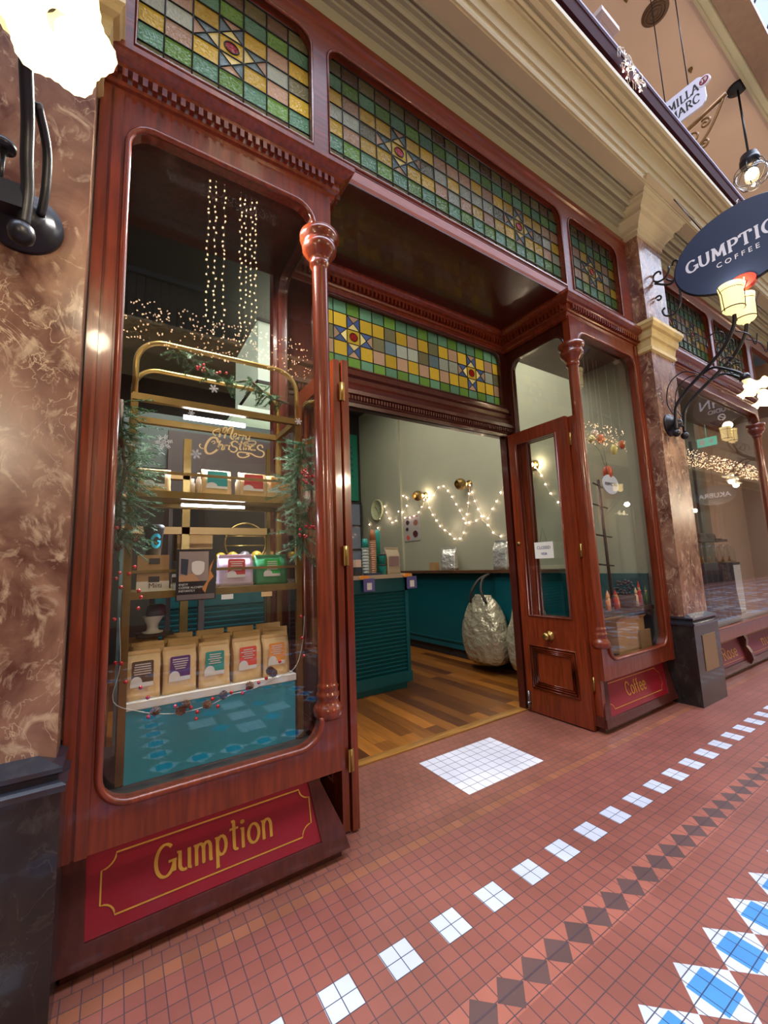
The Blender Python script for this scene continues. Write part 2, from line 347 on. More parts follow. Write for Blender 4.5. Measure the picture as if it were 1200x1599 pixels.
# ---- stroke lettering -------------------------------------------------------
def S(x, y, w=.14): return [(x-w, y), (x+w, y)]
GL = {
 'G': (1.0, [arc(.5, .5, .44, .5, 48, 352, 22), [(.93, .43), (.93, .08)], S(.85, .43, .2)]),
 'U': (1.0, [[(.14, 1), (.14, .36)]+arc(.47, .36, .33, .36, 180, 360, 12)+[(.8, 1)], S(.14, 1), S(.8, 1)]),
 'M': (1.15, [[(.12, 0), (.2, 1)], [(.2, 1), (.57, .18)], [(.57, .18), (.94, 1)], [(.94, 1), (1.02, 0)], S(.12, 0), S(1.02, 0), S(.12, 1, .1), S(1.02, 1, .1)]),
 'P': (.85, [[(.2, 0), (.2, 1)], [(.2, 1), (.45, 1)]+arc(.45, .73, .32, .27, 90, -90, 10)+[(.2, .46)], S(.2, 0, .16), S(.14, 1, .08)]),
 'T': (.95, [[(.47, 0), (.47, 1)], [(.06, 1), (.88, 1)], [(.06, 1), (.06, .78)], [(.88, 1), (.88, .78)], S(.47, 0, .17)]),
 'I': (.5, [[(.25, 0), (.25, 1)], S(.25, 0, .16), S(.25, 1, .16)]),
 'O': (1.0, [arc(.5, .5, .42, .5, 0, 360, 26)]),
 'N': (1.05, [[(.15, 0), (.15, 1)], [(.15, 1), (.87, 0)], [(.87, 0), (.87, 1)], S(.15, 0), S(.87, 1), S(.1, 1, .08)]),
 'C': (.95, [arc(.5, .5, .43, .5, 45, 315, 20), [(.81, .86), (.86, .68)]]),
 'F': (.8, [[(.2, 0), (.2, 1)], [(.1, 1), (.78, 1)], [(.2, .52), (.62, .52)], [(.78, 1), (.78, .84)], S(.2, 0, .16)]),
 'E': (.82, [[(.2, 0), (.2, 1)], [(.1, 1), (.76, 1)], [(.2, .52), (.62, .52)], [(.1, 0), (.78, 0)], [(.76, 1), (.76, .86)], [(.78, 0), (.78, .16)]]),
 'L': (.8, [[(.2, 0), (.2, 1)], [(.08, 0), (.76, 0)], [(.76, 0), (.76, .2)], S(.2, 1, .15)]),
 'A': (1.0, [[(.08, 0), (.48, 1)], [(.48, 1), (.9, 0)], [(.24, .36), (.73, .36)], S(.08, 0, .12), S(.9, 0, .12)]),
 'R': (.95, [[(.2, 0), (.2, 1)], [(.1, 1), (.45, 1)]+arc(.45, .75, .3, .25, 90, -90, 10)+[(.2, .5)], [(.45, .5), (.85, 0)], S(.2, 0, .14), S(.85, 0, .1)]),
 'u': (.8, [[(.02, .62), (.16, .62), (.16, .2)]+arc(.38, .2, .22, .2, 180, 300, 8), [(.62, .64), (.62, .02), (.74, 0)]]),
 'm': (1.05, [[(.02, .6), (.14, .64), (.14, 0)], arc(.32, .42, .18, .2, 180, 0, 8)+[(.5, 0)], arc(.68, .42, .18, .2, 180, 0, 8)+[(.86, 0)], S(.14, 0, .08), S(.5, 0, .07), S(.88, 0, .08)]),
 'p': (.75, [[(.02, .6), (.14, .64), (.14, -.34)], arc(.36, .32, .24, .31, 150, -150, 12), S(.14, -.34, .1)]),
 't': (.55, [[(.26, .98), (.26, .12)]+arc(.4, .12, .14, .12, 180, 300, 6), [(.02, .72), (.5, .72)], [(.12, .98), (.3, .98)]]),
 'i': (.36, [[(.04, .62), (.16, .64), (.16, 0)], arc(.16, .86, .035, .035, 0, 360, 8), S(.16, 0, .09)]),
 'o': (.78, [arc(.38, .32, .3, .33, 0, 360, 18)]),
 'n': (.78, [[(.02, .6), (.14, .64), (.14, 0)], arc(.36, .4, .22, .24, 170, 0, 8)+[(.58, 0)], S(.14, 0, .09), S(.58, 0, .09)]),
 'f': (.5, [arc(.36, .82, .18, .18, 60, 180, 6)+[(.18, 0)], [(.02, .62), (.42, .62)], S(.18, 0, .08)]),
 'e': (.7, [[(.1, .34), (.6, .34)]+arc(.36, .33, .26, .32, 5, 320, 16)]),
 's': (.6, [[(.5, .54), (.36, .65), (.2, .6), (.14, .48), (.3, .36), (.46, .24), (.44, .08), (.28, -.01), (.08, .1)]]),
 'W': (1.2, [[(.02, 1), (.32, 0), (.6, .9), (.88, 0), (1.16, 1)]]),
 'H': (1.0, [[(.1, 0), (.1, 1), (.75, 1), (.75, 0)]]),
 'v': (.9, [[(.0, 0), (.3, 1), (.62, 0)]]),
 ' ': (.4, []),
}
def ribbon(mb, pts, th, F, contrast=.0):
    P = [Vector((p[0], p[1])) for p in pts]; N = len(P)
    cl = N > 3 and (P[0]-P[-1]).length < 1e-4
    L = []; R = []
    for i in range(N):
        if cl: a, b = P[(i-1) % (N-1)], P[(i+1) % (N-1)]
        else: a, b = P[max(i-1, 0)], P[min(i+1, N-1)]
        d = (b-a); d = d.normalized() if d.length > 1e-9 else Vector((1, 0))
        nn = Vector((-d.y, d.x)); wdt = th*(1-contrast+contrast*abs(d.y))*.5
        L.append(P[i]+nn*wdt); R.append(P[i]-nn*wdt)
    for i in range(N-1): mb.add([F(*L[i]), F(*L[i+1]), F(*R[i+1]), F(*R[i])], [(0, 1, 2, 3)])
def lettering(text, origin, U, V, h, width=None, th=.14, contrast=.3, sx=1.0, gap=.12, off=None):
    """letters as thin solid strokes: origin is the baseline start, U and V unit directions, h the cap height"""
    U = Vector(U); V = Vector(V); O = Vector(origin); mb = MB(); tot = sum(GL[c][0]*sx+gap for c in text)-gap
    k = (width/(tot*h)) if width else 1.0
    x = 0; nrm = off or U.cross(V)
    for c in text:
        wd, st = GL[c]
        for q_, s_ in enumerate(st):
            ribbon(mb, [((x+px*sx)*k, py) for px, py in s_], th, lambda a, b: O+U*(a*h)+V*(b*h)+nrm*(.00022*q_), contrast)
        x += wd*sx+gap
    return mb, tot*h*k
def font_text(name, body, size, material, parent, loc, rot, align='CENTER', extrude=.0008, sx=1, mirror=False):
    cu = bpy.data.curves.new(name, 'FONT'); cu.body = body; cu.size = size; cu.align_x = align; cu.align_y = 'CENTER'; cu.extrude = extrude; cu.resolution_u = 3
    o = bpy.data.objects.new('tmp', cu); C.objects.link(o); bpy.context.view_layer.update()
    me = bpy.data.meshes.new_from_object(o.evaluated_get(bpy.context.evaluated_depsgraph_get())); bpy.data.objects.remove(o)
    me.materials.clear(); me.materials.append(material); me.name = name
    if sx != 1:
        for v in me.vertices: v.co.x *= sx
    t = bpy.data.objects.new(name, me); C.objects.link(t); t.parent = parent; t.location = loc; t.rotation_euler = rot
    return t
RF = (PI/2, 0, 0)      # text facing -y (towards the arcade)
RX = (PI/2, 0, -PI/2)  # text facing -x

# ================================================================== THE SETTING
FY = 2.13            # plane of the shopfront
DY = 2.93            # plane of the recessed doors
def floor():
    mb = MB()
    def q(x0, y0, x1, y1, z, m_): mb.m = m_; mb.quad((x0, y0, z), (x1, y0, z), (x1, y1, z), (x0, y1, z))
    q(-8, -4.4, 34, 1.939, 0, 0); q(-8, 1.939, 34, 2.003, 0, 2); q(-8, 2.003, 34, 2.93, 0, 1)
    t = .0639
    for k in range(-32, 130):     # row of white squares, four tiles each
        for yc in (1.495, -3.65):
            x = .716+.2555*k; q(x-t, yc-t, x+t, yc+t, .0005, 3)
    def dia(x, y, r, z, m_): mb.m = m_; mb.add([(x-r, y, z), (x, y-r, z), (x+r, y, z), (x, y+r, z)], [(0, 1, 2, 3)])
    for yc in (1.17, -3.32):
        q(-8, yc-.0675, 34, yc+.0675, .0003, 5)
        for k in range(-60, 240): dia(1.351+.135*k, yc, .066, .0006, 4)
    for yc in (.772, -2.93):
        for k in range(-32, 126):
            x = 1.787+.2555*k; dia(x, yc, .1277, .0005, 3); q(x-.062, yc-.062, x+.062, yc+.062, .0008, 6)
    # middle field: medallions of stars and white crosses
    for X in range(-3, 12):
        ox = 1.15+2.55*X
        for oy in (-.35, -2.2):
            for k in range(-3, 4):
                for (a, b) in ((k*.26, .8), (k*.26, -.8), (.8, k*.26), (-.8, k*.26)):
                    if oy+b < .6 and oy+b > -2.7 and not (abs(a) == .8 and abs(k) == 3): dia(ox+a, oy+b, .12, .0005, 3); q(ox+a-.058, oy+b-.058, ox+a+.058, oy+b+.058, .0008, 6)
            for (a, b) in ((0, 0), (.38, 0), (-.38, 0), (0, .38), (0, -.38)): q(ox+a-.12, oy+b-.12, ox+a+.12, oy+b+.12, .0005, 3)
            for (a, b) in ((.25, .25), (-.25, .25), (.25, -.25), (-.25, -.25)): dia(ox+a, oy+b, .1, .0005, 6)
    q(1.975, 2.149, 2.742, 2.686, .0005, 7)
    return mb.build('floor', [M_terra, M_terrab, M_ochre, M_wtile, M_dtile, M_otile, M_btile, M_mat])
struct(floor())
b = MB(); b.box((-.5, 2.985, -.02), (4.9, 8.6, .006)); struct(b.build('floor_shop', M_planks))
b = MB(); b.box((.98, 2.90, -.01), (3.62, 2.99, .012)); struct(b.build('trim_5', wood('threshold_oak', (150, 104, 48), stretch=(1.2, 14, 14))))
M_nfloor = tiles('neighbour_floor_tiles', (120, 104, 92))
b = MB(); b.box((5.0, 2.94, -.02), (12, 6, .005)); struct(b.build('floor_neighbour_shop', M_nfloor))
# raised display floors behind the shop windows
b = MB(); b.box((-.14, 2.2, 0), (.96, 2.9, .55)); struct(b.build('trim_6', M_dark))
b = MB(); b.box((3.70, 2.2, 0), (4.84, 2.9, .55)); struct(b.build('trim_7', M_dark))
b = MB(); b.box((5.42, 2.2, 0), (8.7, 2.92, .55)); struct(b.build('trim_8', mat('pale_display_floor', (170, 160, 150), rough=.25)))
# shop walls and ceilings
b = MB(); b.box((4.85, 2.21, 0), (5.0, 8.6, 5.16)); struct(b.build('wall_right', M_wallg))
b = MB(); b.box((-.5, 8.45, 0), (5.0, 8.6, 5.16)); struct(b.build('wall_back', M_dark))
b = MB(); b.box((-.5, 2.21, 0), (-.16, 8.6, 5.16)); struct(b.build('wall_left', M_dark))
b = MB(); b.box((-.5, 2.2, 5.1), (5.0, 8.6, 5.3)); struct(b.build('ceiling', M_dark))
b = MB(); b.box((5.0, 6, 0), (12, 6.15, 5.4)); struct(b.build('wall_neighbour_back', mat('neighbour_wall', (176, 172, 158), rough=.7)))
b = MB(); b.box((8.75, 2.93, 0), (11.05, 3.0, 5.2)); b.box((10.46, 2.21, 0), (10.56, 2.93, 5.1)); struct(b.build('wall_neighbour_porch', mat('beige_porch_wall', (176, 150, 128), rough=.7)))
b = MB(); b.box((11.9, 2.95, 0), (12, 6, 5.4)); struct(b.build('wall_neighbour_side', MATS['neighbour_wall']))
b = MB(); b.box((5.0, 2.2, 5.3), (12, 6.1, 5.45)); struct(b.build('ceiling_neighbour', mat('neighbour_ceiling', (150, 144, 130), rough=.8)))
# teal dado on the right wall
b = MB(); b.box((4.815, 2.25, 0), (4.85, 8.45, 1.30)); b.box((4.79, 2.9, .08), (4.83, 8.45, .2)); struct(b.build('trim_9', M_teald))
b = MB(); b.box((4.8, 6.75, 1.3), (4.85, 6.83, 5.1)); struct(b.build('trim_10', M_wallg))

# ------------------------------------------------------------------ shopfront timber
def c_frame(mb, side_open, x0, x1, hx0, hx1, M, depth, zb=.43, zt=3.82, hz0=.585, hz1=3.68, cz0=.72, cz1=3.5, r=.12):
    """window frame whose stile on the open side is replaced by the turned column between cz0 and cz1"""
    # built open on the right; M mirrors it if needed
    pts = [(x0, zb), (x1, zb), (x1, cz0), (hx1, cz0)]
    pts += arc(hx1-r, hz0+r, r, r, 0, -90, 8) + arc(hx0+r, hz0+r, r, r, 270, 180, 8) + arc(hx0+r, hz1-r, r, r, 180, 90, 8) + arc(hx1-r, hz1-r, r, r, 90, 0, 8)
    pts += [(hx1, cz1), (x1, cz1), (x1, zt), (x0, zt)]
    a = [M(u, v, 0) for u, v in pts]; d = Vector(M(0, 0, depth))-Vector(M(0, 0, 0)); mb.prism(a, d)
    return pts[3:-4]
def column(parent, x, y):
    mb = MB(); mb.smooth = True
    prof = [(.0, .70), (.068, .70), (.076, .72), (.080, .745), (.070, .765), (.060, .775), (.056, .80), (.062, .81), (.062, .825), (.055, .832), (.056, .85), (.06, .86), (.052, .872),
            (.05, .89), (.047, 3.30), (.05, 3.32), (.062, 3.33), (.062, 3.345), (.054, 3.36), (.066, 3.375), (.092, 3.41), (.104, 3.43), (.106, 3.455), (.095, 3.465), (.10, 3.485), (.118, 3.50), (.12, 3.535), (.0, 3.54)]
    mb.lathe(prof, (x, y, 0), 28); mb.build('turned_column', M_wood, parent)
def shop_window(name, label, cat, xl, xr, open_right, sign, mirror=False, side_glass=True):
    """xl..xr outer edges of the front frame; the column stands at the recess corner"""
    W = thing(name, label, cat, kind='structure')
    if open_right: F = lambda u, v, w_: (xl+u, FY-.03+w_, v)
    else: F = lambda u, v, w_: (xr-u, FY-.03+w_, v)
    wd = xr-xl; hx0, hx1 = .12, wd-.115
    fr = MB(); hole = c_frame(fr, True, 0, wd, hx0, hx1, F, .07)
    # outer stile with its own bead, mid groove
    for u in (.0, .052): 
        a = F(u+.004, .43, -.012); c_ = F(u+.044, 3.82, 0); fr.box((min(a[0], c_[0]), a[1], .43), (max(a[0], c_[0]), c_[1], 3.82))
    fr.build('window_frame', M_wood, W)
    rim = MB(); rim.tube([F(u, v, -.004) for u, v in hole], .015, 8); rim.build('bead_moulding', M_wood, W)
    g = MB(); a, c_ = F(hx0-.02, .56, .045), F(wd-.06, 3.70, .051); g.box((min(a[0], c_[0]), a[1], .56), (max(a[0], c_[0]), c_[1], 3.70)); g.build('pane', M_glass, W)
    cx = xr-.06 if open_right else xl+.06
    column(W, cx, FY+.01)
    # side return towards the doors
    xs = cx; sg = 1 if open_right else -1
    G = lambda u, v, w_: (xs+sg*(.03-w_), DY-u, v)   # u runs from the door jamb towards the column
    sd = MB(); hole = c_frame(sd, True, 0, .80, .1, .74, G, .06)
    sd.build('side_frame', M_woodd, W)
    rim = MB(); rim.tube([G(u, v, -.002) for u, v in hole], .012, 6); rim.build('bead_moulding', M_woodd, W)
    g = MB(); g.box((xs-.003, FY+.05, .56), (xs+.003, DY-.08, 3.70)); g.build('side_pane', M_glass, W)
    # flared plinth with its sign panel
    s0, s1 = (.0 if open_right else .05), (.05 if open_right else .0)
    x0t, x1t = xl+(.02 if open_right else .12), xr-(.12 if open_right else .02)
    x0b, x1b = xl+(.0 if open_right else -.03), xr+(.03 if open_right else -.03)
    zt, zb, yt, yb = .43, .05, 2.20, 2.105
    p = MB()
    # body: sloped front and sides
    vs = [(x0b, yb, zb), (x1b, yb, zb), (x1b, DY, zb), (x0b, DY, zb), (x0t, yt, zt), (x1t, yt, zt), (x1t, DY, zt), (x0t, DY, zt)]
    p.add(vs, [(0, 1, 5, 4), (1, 2, 6, 5), (3, 0, 4, 7), (4, 5, 6, 7), (0, 3, 2, 1)])
    p.box((x0b+.03, yb+.03, 0), (x1b-.03, DY, zb))
    # base strip and end stiles standing proud
    def sl(x, z, o): # point on the sloping front face
        t_ = (z-zb)/(zt-zb); return (x, yb+(yt-yb)*t_-o, z)
    def strip(xa0, xb0, xa1, xb1, z0, z1, o=.012):
        A = [sl(xa0, z0, o), sl(xb0, z0, o), sl(xb1, z1, o), sl(xa1, z1, o)]; B = [sl(xa0, z0, -.005), sl(xb0, z0, -.005), sl(xb1, z1, -.005), sl(xa1, z1, -.005)]
        p.add(A+B, [(0, 1, 2, 3), (0, 4, 5, 1), (1, 5, 6, 2), (2, 6, 7, 3), (3, 7, 4, 0)])
    strip(x0b, x1b, x0b+.02, x1b-.02, zb, .118)
    strip(x0b+.012, x0b+.10, x0t, x0t+.07, .118, zt); strip(x1b-.15, x1b-.012, x1t-.05, x1t, .118, zt)
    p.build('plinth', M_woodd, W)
    # crimson panel
    pn = thing('sign_panel', None, None); pn.parent = W
    mb = MB(); a0, a1 = x0b+.10, x1b-.15; b0, b1 = x0t+.07, x1t-.05
    mb.add([sl(a0, .12, .004), sl(a1, .12, .004), sl(b1, .415, .004), sl(b0, .415, .004)], [(0, 1, 2, 3)])
    C.objects.unlink(pn); bpy.data.objects.remove(pn)
    pn = mb.build('sign_panel', M_red, W); pn['label'] = 'crimson painted panel with gold border and lettering'
    # gilded border with notched corners
    cxm = (a0+a1)/2; hw = (a1-a0)/2-.045; zc = .268; hh = .10
    pts = []
    for (sx_, sz_) in ((-1, -1), (1, -1), (1, 1), (-1, 1)):
        ccx, ccz = cxm+sx_*hw, zc+sz_*hh; a_ = {(-1, -1): (90, 0), (1, -1): (180, 90), (1, 1): (270, 180), (-1, 1): (360, 270)}[(sx_, sz_)]
        pts += arc(ccx, ccz, .05, .045, a_[0], a_[1], 6)
    pts.append(pts[0])
    gb = MB(); ribbon(gb, pts, .006, lambda a, b: sl(a, b, .0065)); gb.build('gilt_border', M_gold, pn)
    txt, hgt, wd_ = sign
    n_ = Vector((0, yt-yb, zt-zb)).normalized(); o_ = Vector(sl(cxm-wd_/2, zc-hgt*.38, .0068))
    lb, _ = lettering(txt, o_, (1, 0, 0), n_, hgt, width=wd_, th=.125, contrast=.35, gap=.04); lb.build('gilt_lettering', M_gold, pn)
    return W
shop_window('window_1', 'tall left shop window with rounded corners beside the marble pier', 'shop window', -.15, 1.045, True, ('Gumption', .114, .51))
shop_window('window_2', 'tall right shop window with boxes on its display floor', 'shop window', 3.56, 4.87, False, ('Coffee', .11, .36))
# next shop along
def neighbour_window():
    W = thing('window_3', 'neighbouring shop window beyond the right marble pier', 'shop window', kind='structure')
    xl, xr = 5.40, 8.75
    F = lambda u, v, w_: (xl+u, FY-.03+w_, v)
    fr = MB(); hole = c_frame(fr, True, 0, xr-xl, .12, xr-xl-.115, F, .07); fr.build('window_frame', M_wood, W)
    rim = MB(); rim.tube([F(u, v, -.004) for u, v in hole], .015, 8); rim.build('bead_moulding', M_wood, W)
    g = MB(); g.box((xl+.1, FY+.015, .56), (xr-.06, FY+.021, 3.7)); g.build('pane', M_glass, W)
    column(W, xr-.06, FY+.01)
    p = MB(); zt, zb, yt, yb = .43, .05, 2.20, 2.105
    p.add([(xl, yb, zb), (xr, yb, zb), (xr, 2.9, zb), (xl, 2.9, zb), (xl, yt, zt), (xr-.1, yt, zt), (xr-.1, 2.9, zt), (xl, 2.9, zt)], [(0, 1, 5, 4), (1, 2, 6, 5), (3, 0, 4, 7), (4, 5, 6, 7), (0, 3, 2, 1)])
    p.box((xl+.02, yb+.03, 0), (xr-.03, 2.9, zb))
    def sl(x, z, o): t_ = (z-zb)/(zt-zb); return (x, yb+(yt-yb)*t_-o, z)
    for (a, c_) in ((xl, xr), ): 
        p.add([sl(a, zb, .012), sl(c_, zb, .012), sl(c_, .12, .012), sl(a, .12, .012)], [(0, 1, 2, 3)])
    # scrolled dividing bracket
    for xd in (6.93,):
        pr = [(2.09, .06), (2.06, .12), (2.075, .2), (2.12, .28), (2.11, .36), (2.14, .43), (2.2, .43), (2.2, .06)]
        p.prism([(xd-.04, y, z) for y, z in pr], (.08, 0, 0))
    p.build('plinth', M_woodd, W)
    for (a, c_, tx) in ((5.52, 6.82, 'Rose'), (7.04, 8.5, 'nue')):
        mb = MB(); mb.add([sl(a, .13, .004), sl(c_, .13, .004), sl(c_, .41, .004), sl(a, .41, .004)], [(0, 1, 2, 3)])
        pn = mb.build('sign_panel', mat('plum_panel', (104, 16, 44), rough=.35, coat=.3), W)
        gb = MB(); ribbon(gb, [(a+.04, .16), (c_-.04, .16), (c_-.04, .38), (a+.04, .38), (a+.04, .16)], .005, lambda u, v: sl(u, v, .0065)); gb.build('gilt_border', M_gold, pn)
        lb, _ = lettering(tx, sl(6.20 if tx == 'Rose' else 7.55, .20, .0068), (1, 0, 0), Vector((0, yt-yb, zt-zb)).normalized(), .13, width=.46, gap=.04); lb.build('gilt_lettering', M_gold, pn)
neighbour_window()

# cornices: dentilled, running round both windows and the recess
CPROF = [(0, 3.78), (.018, 3.785), (.018, 3.80), (.03, 3.81), (.034, 3.835), (.05, 3.84), (.055, 3.855), (.055, 3.905), (.075, 3.91), (.078, 3.93), (.10, 3.94), (.122, 3.955), (.13, 3.965), (.13, 3.995), (0, 3.995)]
def cornice(name, path, prof=CPROF, dent=(.055, .085, 3.858, 3.903, .022, .042), m_=M_wood):
    mb = MB(); mould(mb, prof, path)
    o0, o1, z0, z1, dw, sp = dent
    for (a, c_) in zip(path, path[1:]):
        a, c_ = Vector(a), Vector(c_); d = (c_-a); L = d.length; d.normalize(); nn = Vector((d.y, -d.x)); k = 0
        n_ = int(L/sp)
        for i in range(n_+1):
            s_ = (i+.5)*sp-.02
            p = a+d*s_
            q0, q1, q2, q3 = p+nn*(o0-.02), p+nn*o1, p+d*dw+nn*o1, p+d*dw+nn*(o0-.02)
            mb.prism([(q0.x, q0.y, z0), (q1.x, q1.y, z0), (q2.x, q2.y, z0), (q3.x, q3.y, z0)], (0, 0, z1-z0))
    return struct(mb.build(name, m_))
cornice('trim_11', [(-.15, FY), (1.045, FY), (1.045, DY), (3.56, DY), (3.56, FY), (4.87, FY)])
cornice('trim_12', [(5.40, FY), (8.75, FY), (8.75, DY), (10.2, DY)])
# recess ceiling and frieze behind the cornices
b = MB(); b.box((-.15, FY, 3.78), (1.045, DY, 4.02)); b.box((3.56, FY, 3.78), (4.85, DY, 4.02)); b.box((1.045, FY-.03, 3.985), (3.56, DY, 4.05)); b.box((5.4, FY, 3.78), (8.75, DY, 4.02)); b.box((8.75, FY-.03, 3.985), (10.2, DY, 4.05))
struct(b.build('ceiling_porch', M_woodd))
# sill beam below the upper stained glass
b = MB(); mould(b, [(0, 3.99), (.03, 3.995), (.035, 4.02), (.035, 4.075), (.02, 4.12), (0, 4.125)], [(-.15, FY), (10.2, FY)]); struct(b.build('trim_13', M_beam))
# upper lights: frames and stained glass
def upper_frame():
    mb = MB(); zb, zt = 4.10, 5.17
    def F(u, v, w_): return (u, FY-.03+w_, v)
    for (x0, x1, h0, h1) in ((-.15, .985, -.02, .935), (.985, 3.65, 1.05, 3.59), (3.65, 4.87, 3.71, 4.64), (5.40, 7.2, 5.52, 7.13), (7.2, 8.75, 7.27, 8.64), (8.75, 10.2, 8.86, 10.1)):
        H = plate(mb, (x0, zb, x1, zt), (h0, 4.125, h1, 4.955, (0, 0, .11, .11)), F, .07)
        mb.tube([F(u, v, .0) for u, v in H], .011, 6, closed=True)
    mould(mb, [(0.03, 5.08), (.045, 5.09), (.045, 5.115), (.03, 5.13)], [(-.15, FY), (10.2, FY)])
    mb.box((4.871, FY-.02, 3.99), (5.399, FY+.04, 5.17))
    struct(mb.build('trim_14', M_woodh))
upper_frame()
COL = dict(teal=(90, 130, 104), green=(94, 130, 58), gold=(184, 154, 52), pink=(162, 132, 108), grey=(150, 156, 142), brown=(98, 80, 66), olive=(108, 104, 76), blue=(70, 88, 128), cream=(214, 196, 130), red=(170, 40, 44), slate=(98, 116, 122))
def stained_panel(name, label, x0, z0, cols, rows, cw, ch, y, stars, kinds, parentless=True, seed=1, blue='slate', light_gain=1.0):
    rnd = random.Random(seed); mb = MB(); ld = MB(); cl = []
    def P(u, v, o=0): return (x0+u*cw, y-o, z0+v*ch)
    def cell(pts, key, j=.1):
        c = lin(COL[key]); k = 1+rnd.uniform(-j, j)*2; mb.add([P(*p) for p in pts], [tuple(range(len(pts)))]); cl.append(tuple(min(1, v*k*light_gain) for v in c[:3])+(1,))  # last factor paints how strongly each panel is lit into its pane colours
    def bar(a, b_, w_=.0045):
        A, B = Vector(P(*a, .004)), Vector(P(*b_, .004)); ld.tube([A, B], w_, 5)
    starset = {}
    for (sx_, sy_) in stars:
        for i in (-1, 0, 1):
            for j in (-1, 0, 1): starset[(sx_+i, sy_+j)] = (i, j)
    for i in range(cols):
        for j in range(rows):
            key = kinds(i, j)
            if (i, j) in starset and abs(starset[(i, j)][0])+abs(starset[(i, j)][1]) == 1:
                di, dj = starset[(i, j)]; c = (i+.5, j+.5); q = [(i, j), (i+1, j), (i+1, j+1), (i, j+1)]
                for k in range(4):
                    a, b_ = q[k], q[(k+1) % 4]
                    side = ((0, -1), (1, 0), (0, 1), (-1, 0))[k]
                    keyk = 'cream' if side == (-di, -dj) else ('pink' if side == (di, dj) else blue)
                    cell([a, b_, c], keyk)
                bar(q[0], q[2], .0035); bar(q[1], q[3], .0035)
            else:
                if (i, j) in starset: key = 'gold'
                cell([(i, j), (i+1, j), (i+1, j+1), (i, j+1)], key)
            if starset.get((i, j)) == (0, 0):
                c = [(i+.5+.3*math.cos(2*PI*k/16), j+.5+.3*math.sin(2*PI*k/16)) for k in range(16)]
                mb.add([P(u, v, .003) for u, v in c], [tuple(range(16))]); cl.append(lin(COL['red']))
                ld.tube([P(u, v, .004) for u, v in c], .004, 5, closed=True)
    for i in range(cols+1): bar((i, 0), (i, rows))
    for j in range(rows+1): bar((0, j), (cols, j))
    T = thing(name, label, 'stained glass', kind='structure')
    o = mb.build('leaded_pane', M_stain, T)
    at = o.data.color_attributes.new('pane', 'FLOAT_COLOR', 'CORNER'); k = 0
    for p in o.data.polygons:
        for li in p.loop_indices: at.data[li].color = cl[p.index]
    ld.build('lead_cames', M_lead, T)
    return T
def ringk(mid, flip=0):
    def f(i, j):
        if j in (0, 6): return 'brown' if (i+flip) % 2 else 'olive'
        if j in (1, 5): return 'green' if (i+flip) % 2 else 'teal'
        return mid[i % len(mid)][j-2]
    return f
g3, p3, o3 = ('gold', 'grey', 'gold'), ('pink', 'grey', 'pink'), ('gold', 'olive', 'gold')
stained_panel('window_4', 'green and gold stained glass light above the left shop window', -.03, 4.118, 7, 7, .138, .118, 2.155, [(3, 3)], ringk([g3, p3, p3, g3, p3, p3, o3]), seed=3, light_gain=1.35)  # pane colours brightened as if lit by the wall lamp
stained_panel('window_5', 'long stained glass light above the recessed doorway', 1.045, 4.118, 19, 7, .1345, .118, 2.155, [(4, 3), (14, 3)], ringk([g3, p3, o3, p3, p3, p3, o3, p3, ('grey', 'gold', 'pink'), p3]), seed=5, light_gain=.75)
stained_panel('window_6', 'short stained glass light beside the right marble pier', 3.70, 4.118, 7, 7, .136, .118, 2.155, [(3, 3)], ringk([g3, p3, p3, g3, p3, p3, o3], 1), seed=6, light_gain=.6)
stained_panel('window_7', 'first stained glass light over the neighbouring shop', 5.50, 4.118, 12, 7, .137, .118, 2.155, [(3, 3), (8, 3)], ringk([p3, g3, p3]), seed=8, light_gain=.6)
stained_panel('window_8', 'second stained glass light over the neighbouring shop', 7.26, 4.118, 10, 7, .14, .118, 2.155, [(5, 3)], ringk([p3, o3, p3]), seed=9, light_gain=.6)
def doork(i, j):
    if j == 4: return 'teal' if i % 3 else 'green'
    if j == 0: return 'green' if i % 2 else 'teal'
    m_ = [('gold', 'grey', 'pink'), ('pink', 'olive', 'gold'), ('gold', 'slate', 'olive'), ('pink', 'grey', 'gold')][i % 4]
    return m_[(j-1) % 3]
stained_panel('window_9', 'stained glass transom with two blue stars over the open doors', 1.215, 3.155, 18, 5, .1295, .1285, 2.955, [(3, 2), (14, 2)], doork, seed=11, blue='blue', light_gain=1.0)
# door wall
def door_wall():
    mb = MB()
    def F(u, v, w_): return (u, DY-.02+w_, v)
    H = plate(mb, (1.02, 3.12, 3.62, 3.80), (1.26, 3.165, 3.50, 3.785, (0, 0, .09, .09)), F, .08)
    mb.tube([F(u, v, .0) for u, v in H], .01, 6, closed=True)
    mould(mb, [(.0, 2.82), (.03, 2.82), (.035, 2.85), (.05, 2.86), (.05, 2.905), (.075, 2.915), (.08, 2.945), (.055, 2.96), (.05, 3.0), (.035, 3.03), (.035, 3.07), (.06, 3.085), (.06, 3.12), (0, 3.14)], [(1.02, DY), (3.62, DY)])
    for i in range(88): x = 1.06+i*.029; mb.box((x, DY-.07, 2.868), (x+.015, DY-.04, 2.902))
    mb.box((1.02, DY-.02, 2.82), (3.62, DY+.06, 3.14)); mb.box((1.02, DY-.02, 0), (1.24, DY+.06, 2.84)); mb.box((3.50, DY-.02, 0), (3.62, DY+.06, 2.84))
    mb.box((.94, DY-.02, 0), (1.03, DY+.06, 4.0)); mb.box((3.6, DY-.02, 0), (3.68, DY+.06, 4.0)); 
    struct(mb.build('trim_15', M_woodd))
door_wall()
